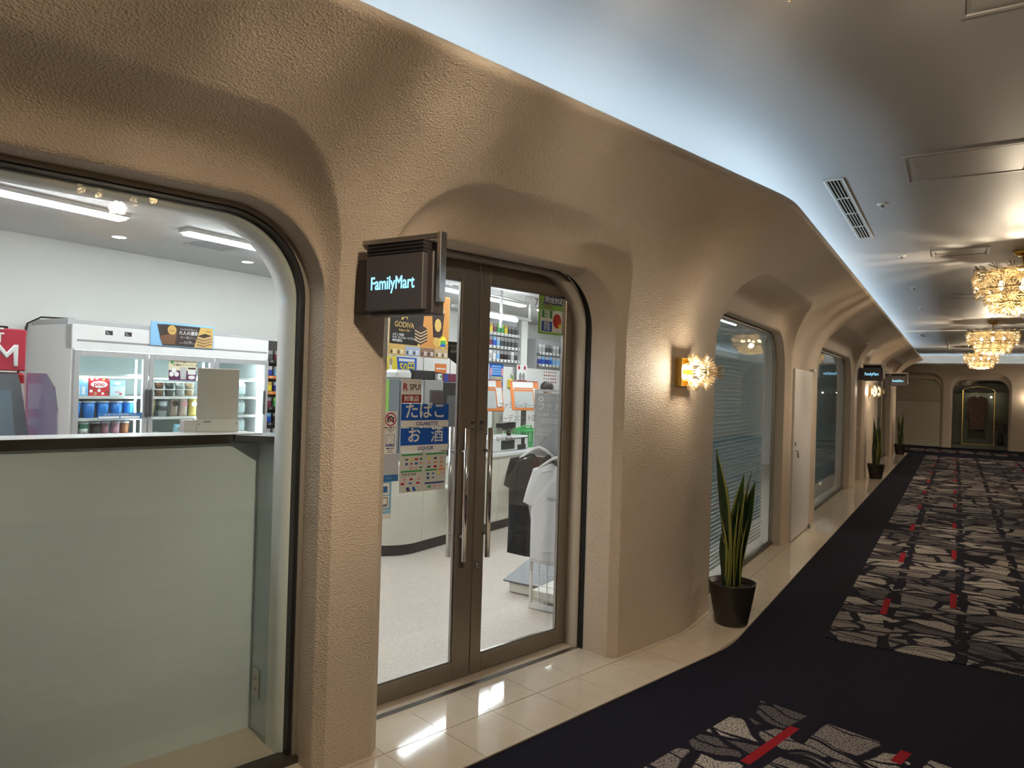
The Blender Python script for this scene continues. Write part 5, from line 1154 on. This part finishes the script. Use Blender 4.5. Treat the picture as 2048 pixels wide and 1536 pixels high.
part('text_line', MB().box(-.235, -.02, 1.288, 1.292, .006, .0066).box(-.235, -.03, 1.276, 1.280, .006, .0066).box(-.235, -.05, 1.264, 1.268, .006, .0066), M_PL, cr, kind='stuff'); part('rule', MB().box(-.275, .26, 1.246, 1.2475, .006, .0066), M_PL, cr)
lettering('コンビニ サングラス', .017, M_PL, cr, -.265, 1.228, .0068, .0002, 1., 'LEFT'); lettering('Convenience\nSunglasses', .022, M_PL, cr, -.265, 1.20, .0068, .0006, 1., 'LEFT')
part('shelf_base', MB().box(-.285, .285, .05, .115, -.40, -.02, .004), M_OFFW, cr)
def shirt(label, x, z_sh, zoff, hem, m, half=.185, sl=.30, name='t_shirt', sleeve=.235):
    """x across, hung so the shoulder line is at z_sh"""
    t = board(name, label, 'shirt', FW(RS-zoff, -.70+x, 0), FN)
    out = [(-.06, 0), (-half, -.045), (-sl, -sleeve), (-sl+.09, -sleeve-.03), (-half, -.17), (-half-.005, hem), (-half*.4, hem-.006), (half*.4, hem+.004), (half+.005, hem), (half, -.17), (sl-.09, -sleeve-.03), (sl, -sleeve), (half, -.045), (.06, 0), (.03, -.02), (-.03, -.02)]
    fine = []
    for i in range(len(out)):
        a, b = out[i], out[(i+1) % len(out)]
        for k in range(4): u = k/4; fine.append((a[0]+(b[0]-a[0])*u, a[1]+(b[1]-a[1])*u))
    cy_ = -.22; rings = []
    for k, (f_, zz) in enumerate(((1., 0), (.985, .016), (.93, .026), (.80, .032))):
        rings.append([(px_*f_+.004*math.sin(py_*40)*(k > 1), z_sh+cy_+(py_-cy_)*f_, zz+.004*math.sin(px_*38+py_*9)*(k > 0)) for px_, py_ in fine])
    mb = MB(); n_ = len(fine); vs = [p for r in rings for p in r]; fs = []
    for i in range(len(rings)-1):
        for j in range(n_): fs.append((i*n_+j, i*n_+(j+1) % n_, (i+1)*n_+(j+1) % n_, (i+1)*n_+j))
    fs.append(tuple((len(rings)-1)*n_+j for j in range(n_))); fs.append(tuple(reversed(range(n_))))
    mb.add(vs, fs, False); part('cloth', mb, m, t)
    hg = MB().tube([(-.15, z_sh-.04, .016), (-.05, z_sh+.028, .016), (0, z_sh+.045, .016), (.05, z_sh+.028, .016), (.15, z_sh-.04, .016)], .011, 8)
    h = part('hanger', hg, M_WHITE, t); part('hook', MB().tube([(0, z_sh+.045, .016), (0, z_sh+.075, .016), (.014, z_sh+.09, .016), (.022, z_sh+.10, -.01), (.01, z_sh+.115, -.02*zoff/.03)], .003, 6), M_STEEL, h)
    return t
M_TB = mat('cloth_black', (.012, .012, .014), .8); M_TW = mat('cloth_white', (.72, .73, .76), .8)
t1 = shirt('black t-shirt in clear plastic on the wire stand', -.215, 1.055, .030, -.70, M_TB, half=.235, sl=.285)
lettering('みほん', .028, M_LGREY, t1, .03, .79, .038); part('ring_mark', MB().ring(.03, .745, .016, .010, .034, .036), M_GREY, t1)
cv = MB(); rings = []
for y, hw in ((1.05, .06), (1.0, .19), (.93, .25), (.85, .30), (.76, .325), (.70, .31)):
    rings.append([(-hw, y, .02), (-hw*.6, y, .052+.006*math.sin(y*60)), (0, y, .058), (hw*.6, y, .052-.006*math.sin(y*60)), (hw, y, .02)])
cv.loft(rings, False, False, True); part('plastic_cover', cv, film_mat('clear_film', (.8, .82, .85), .84), t1)
t2 = shirt('white t-shirt in clear plastic hung before the black one', -.02, 1.01, .110, -.665, M_TW, half=.20, sl=.27, sleeve=.275)
lettering('みほん', .028, M_GREY, t2, -.03, .78, .038)
tr = fthing('floor_tray', 'grey sloped tray on a low pale base behind the clothes stand', 'tray', .30, -1.12)
part('base', MB().box(-.18, .40, -.22, .40, 0, .07, .004), M_OFFW, tr); part('tray', MB().add([(-.22, -.24, .075), (.40, -.24, .075), (.40, .40, .22), (-.22, .40, .22), (-.22, -.24, .085), (.40, -.24, .085), (.40, .40, .23), (-.22, .40, .23)], [(3,2,1,0), (4,5,6,7), (0,1,5,4), (1,2,6,5), (2,3,7,6), (3,0,4,7)]), mat('tray_grey', (.13, .135, .145), .4), tr)

# ------------------------------------------------------------------ member of staff behind the counter (mostly hidden by the grey panel)
M_SKIN = mat('skin', (.56, .36, .26), .5); M_HAIR = mat('hair', (.012, .010, .009), .45, bump=.4, bscale=120); M_UNI = mat('uniform', (.12, .30, .42), .7)
pt = fthing('person', 'dark haired person in blue work shirt standing behind the counter', 'person', 4.88, -3.72)
pt.rotation_euler = (0, 0, BEND+.5)
def skin_obj(name, nodes, edges, m, parent):
    me = bpy.data.meshes.new(name); me.from_pydata([n[0] for n in nodes], edges, []); me.materials.append(m)
    o = link(name, me, parent); mo = o.modifiers.new('skin', 'SKIN')
    for i, n in enumerate(nodes): me.skin_vertices[0].data[i].radius = n[1]; me.skin_vertices[0].data[i].use_root = (i == 0)
    mo.use_smooth_shade = True
    sb_ = o.modifiers.new('sub', 'SUBSURF'); sb_.levels = 2; sb_.render_levels = 2
    return o
N_ = [((0,0,.88), (.13,.16)), ((0,0,1.02), (.11,.145)), ((.01,0,1.20), (.115,.17)), ((0,0,1.30), (.08,.13)), ((.0,0,1.36), (.048,.048)), ((.02,0,1.42), (.055,.05)), ((.03,0,1.485), (.085,.07)), ((.02,0,1.545), (.07,.062)),
      ((0,.19,1.28), (.05,.05)), ((.03,.23,1.03), (.04,.04)), ((.20,.18,.93), (.032,.032)), ((.27,.16,.93), (.035,.02)), ((0,-.19,1.28), (.05,.05)), ((.03,-.23,1.03), (.04,.04)), ((.20,-.18,.93), (.032,.032)), ((.27,-.16,.93), (.035,.02)),
      ((0,.09,.80), (.085,.085)), ((.01,.10,.46), (.06,.06)), ((-.01,.10,.09), (.042,.042)), ((.10,.10,.035), (.045,.032)), ((0,-.09,.80), (.085,.085)), ((.01,-.10,.46), (.06,.06)), ((-.01,-.10,.09), (.042,.042)), ((.10,-.10,.035), (.045,.032))]
E_ = [(0,1),(1,2),(2,3),(3,4),(4,5),(5,6),(6,7),(3,8),(8,9),(9,10),(10,11),(3,12),(12,13),(13,14),(14,15),(0,16),(16,17),(17,18),(18,19),(0,20),(20,21),(21,22),(22,23)]
for sgn, base in ((1, 11), (-1, 15)):
    for k in range(5):
        bx_, by_ = .285, sgn*.16+(k-2)*.016; i0 = len(N_)
        if k == (0 if sgn > 0 else 4): pts = [(.27, by_-sgn*.012, .925), (.30, by_-sgn*.02, .905)]
        else: pts = [(.315, by_, .925), (.345, by_, .905)]
        for q_ in pts: N_.append((q_, (.009, .009)))
        E_ += [(base, i0), (i0, i0+1)]
body = skin_obj('body', N_, E_, M_SKIN, pt)
mb = MB(); mb.lathe([(.13, .90), (.165, .92), (.155, 1.05), (.19, 1.22), (.17, 1.30), (.085, 1.345), (.06, 1.36)], 20, caps=False); mb.v = [(x*.82, y*1.12, z) for x, y, z in mb.v]; part('shirt', mb, M_UNI, pt)
for sg_ in (1, -1): part('sleeve', MB().tube([(0, sg_*.15, 1.29), (.005, sg_*.20, 1.25), (.02, sg_*.225, 1.10)], [.075, .068, .060], 12), M_UNI, pt)
mb = MB(); mb.lathe([(.12, .0), (.165, .10), (.15, .0)], 3) if False else None
mb = MB()
for sg_ in (1, -1): mb.tube([(0, sg_*.085, .93), (0, sg_*.092, .80), (.01, sg_*.10, .46), (-.005, sg_*.10, .10)], [.12, .105, .078, .065], 12)
part('trousers', mb, mat('trousers', (.02, .02, .025), .8), pt)
part('hair', MB().sphere((.0, 0, 1.512), .098, 20, 12, (1.02, .92, .92)), M_HAIR, pt)
mb = MB()
for sg_ in (1, -1): mb.sphere((.103, sg_*.028, 1.478), .010, 8, 6)
part('eyes', mb, M_INK, pt, kind='stuff'); part('nose', MB().sphere((.118, 0, 1.455), .012, 8, 6, (1, .8, 1.5)), M_SKIN, pt); part('mouth', MB().sphere((.105, 0, 1.422), .016, 8, 6, (.5, 1.2, .35)), M_PINK, pt)
[part('ear', MB().sphere((.015, sg_*.082, 1.465), .020, 8, 6, (.7, .4, 1.3)), M_SKIN, pt) for sg_ in (1, -1)]

# ------------------------------------------------------------------ lettering becomes plain mesh
bpy.context.view_layer.update()
dg = bpy.context.evaluated_depsgraph_get()
done = {}
for o in [o for o in COL.objects if o.type == 'FONT']:
    key = o.data.name
    if key not in done:
        me = bpy.data.meshes.new_from_object(o.evaluated_get(dg)); me.name = 'lettering'; done[key] = me
    n_ = bpy.data.objects.new('lettering', done[key]); COL.objects.link(n_)
    n_.parent = o.parent; n_.matrix_local = o.matrix_local.copy()
    bpy.data.objects.remove(o, do_unlink=True)
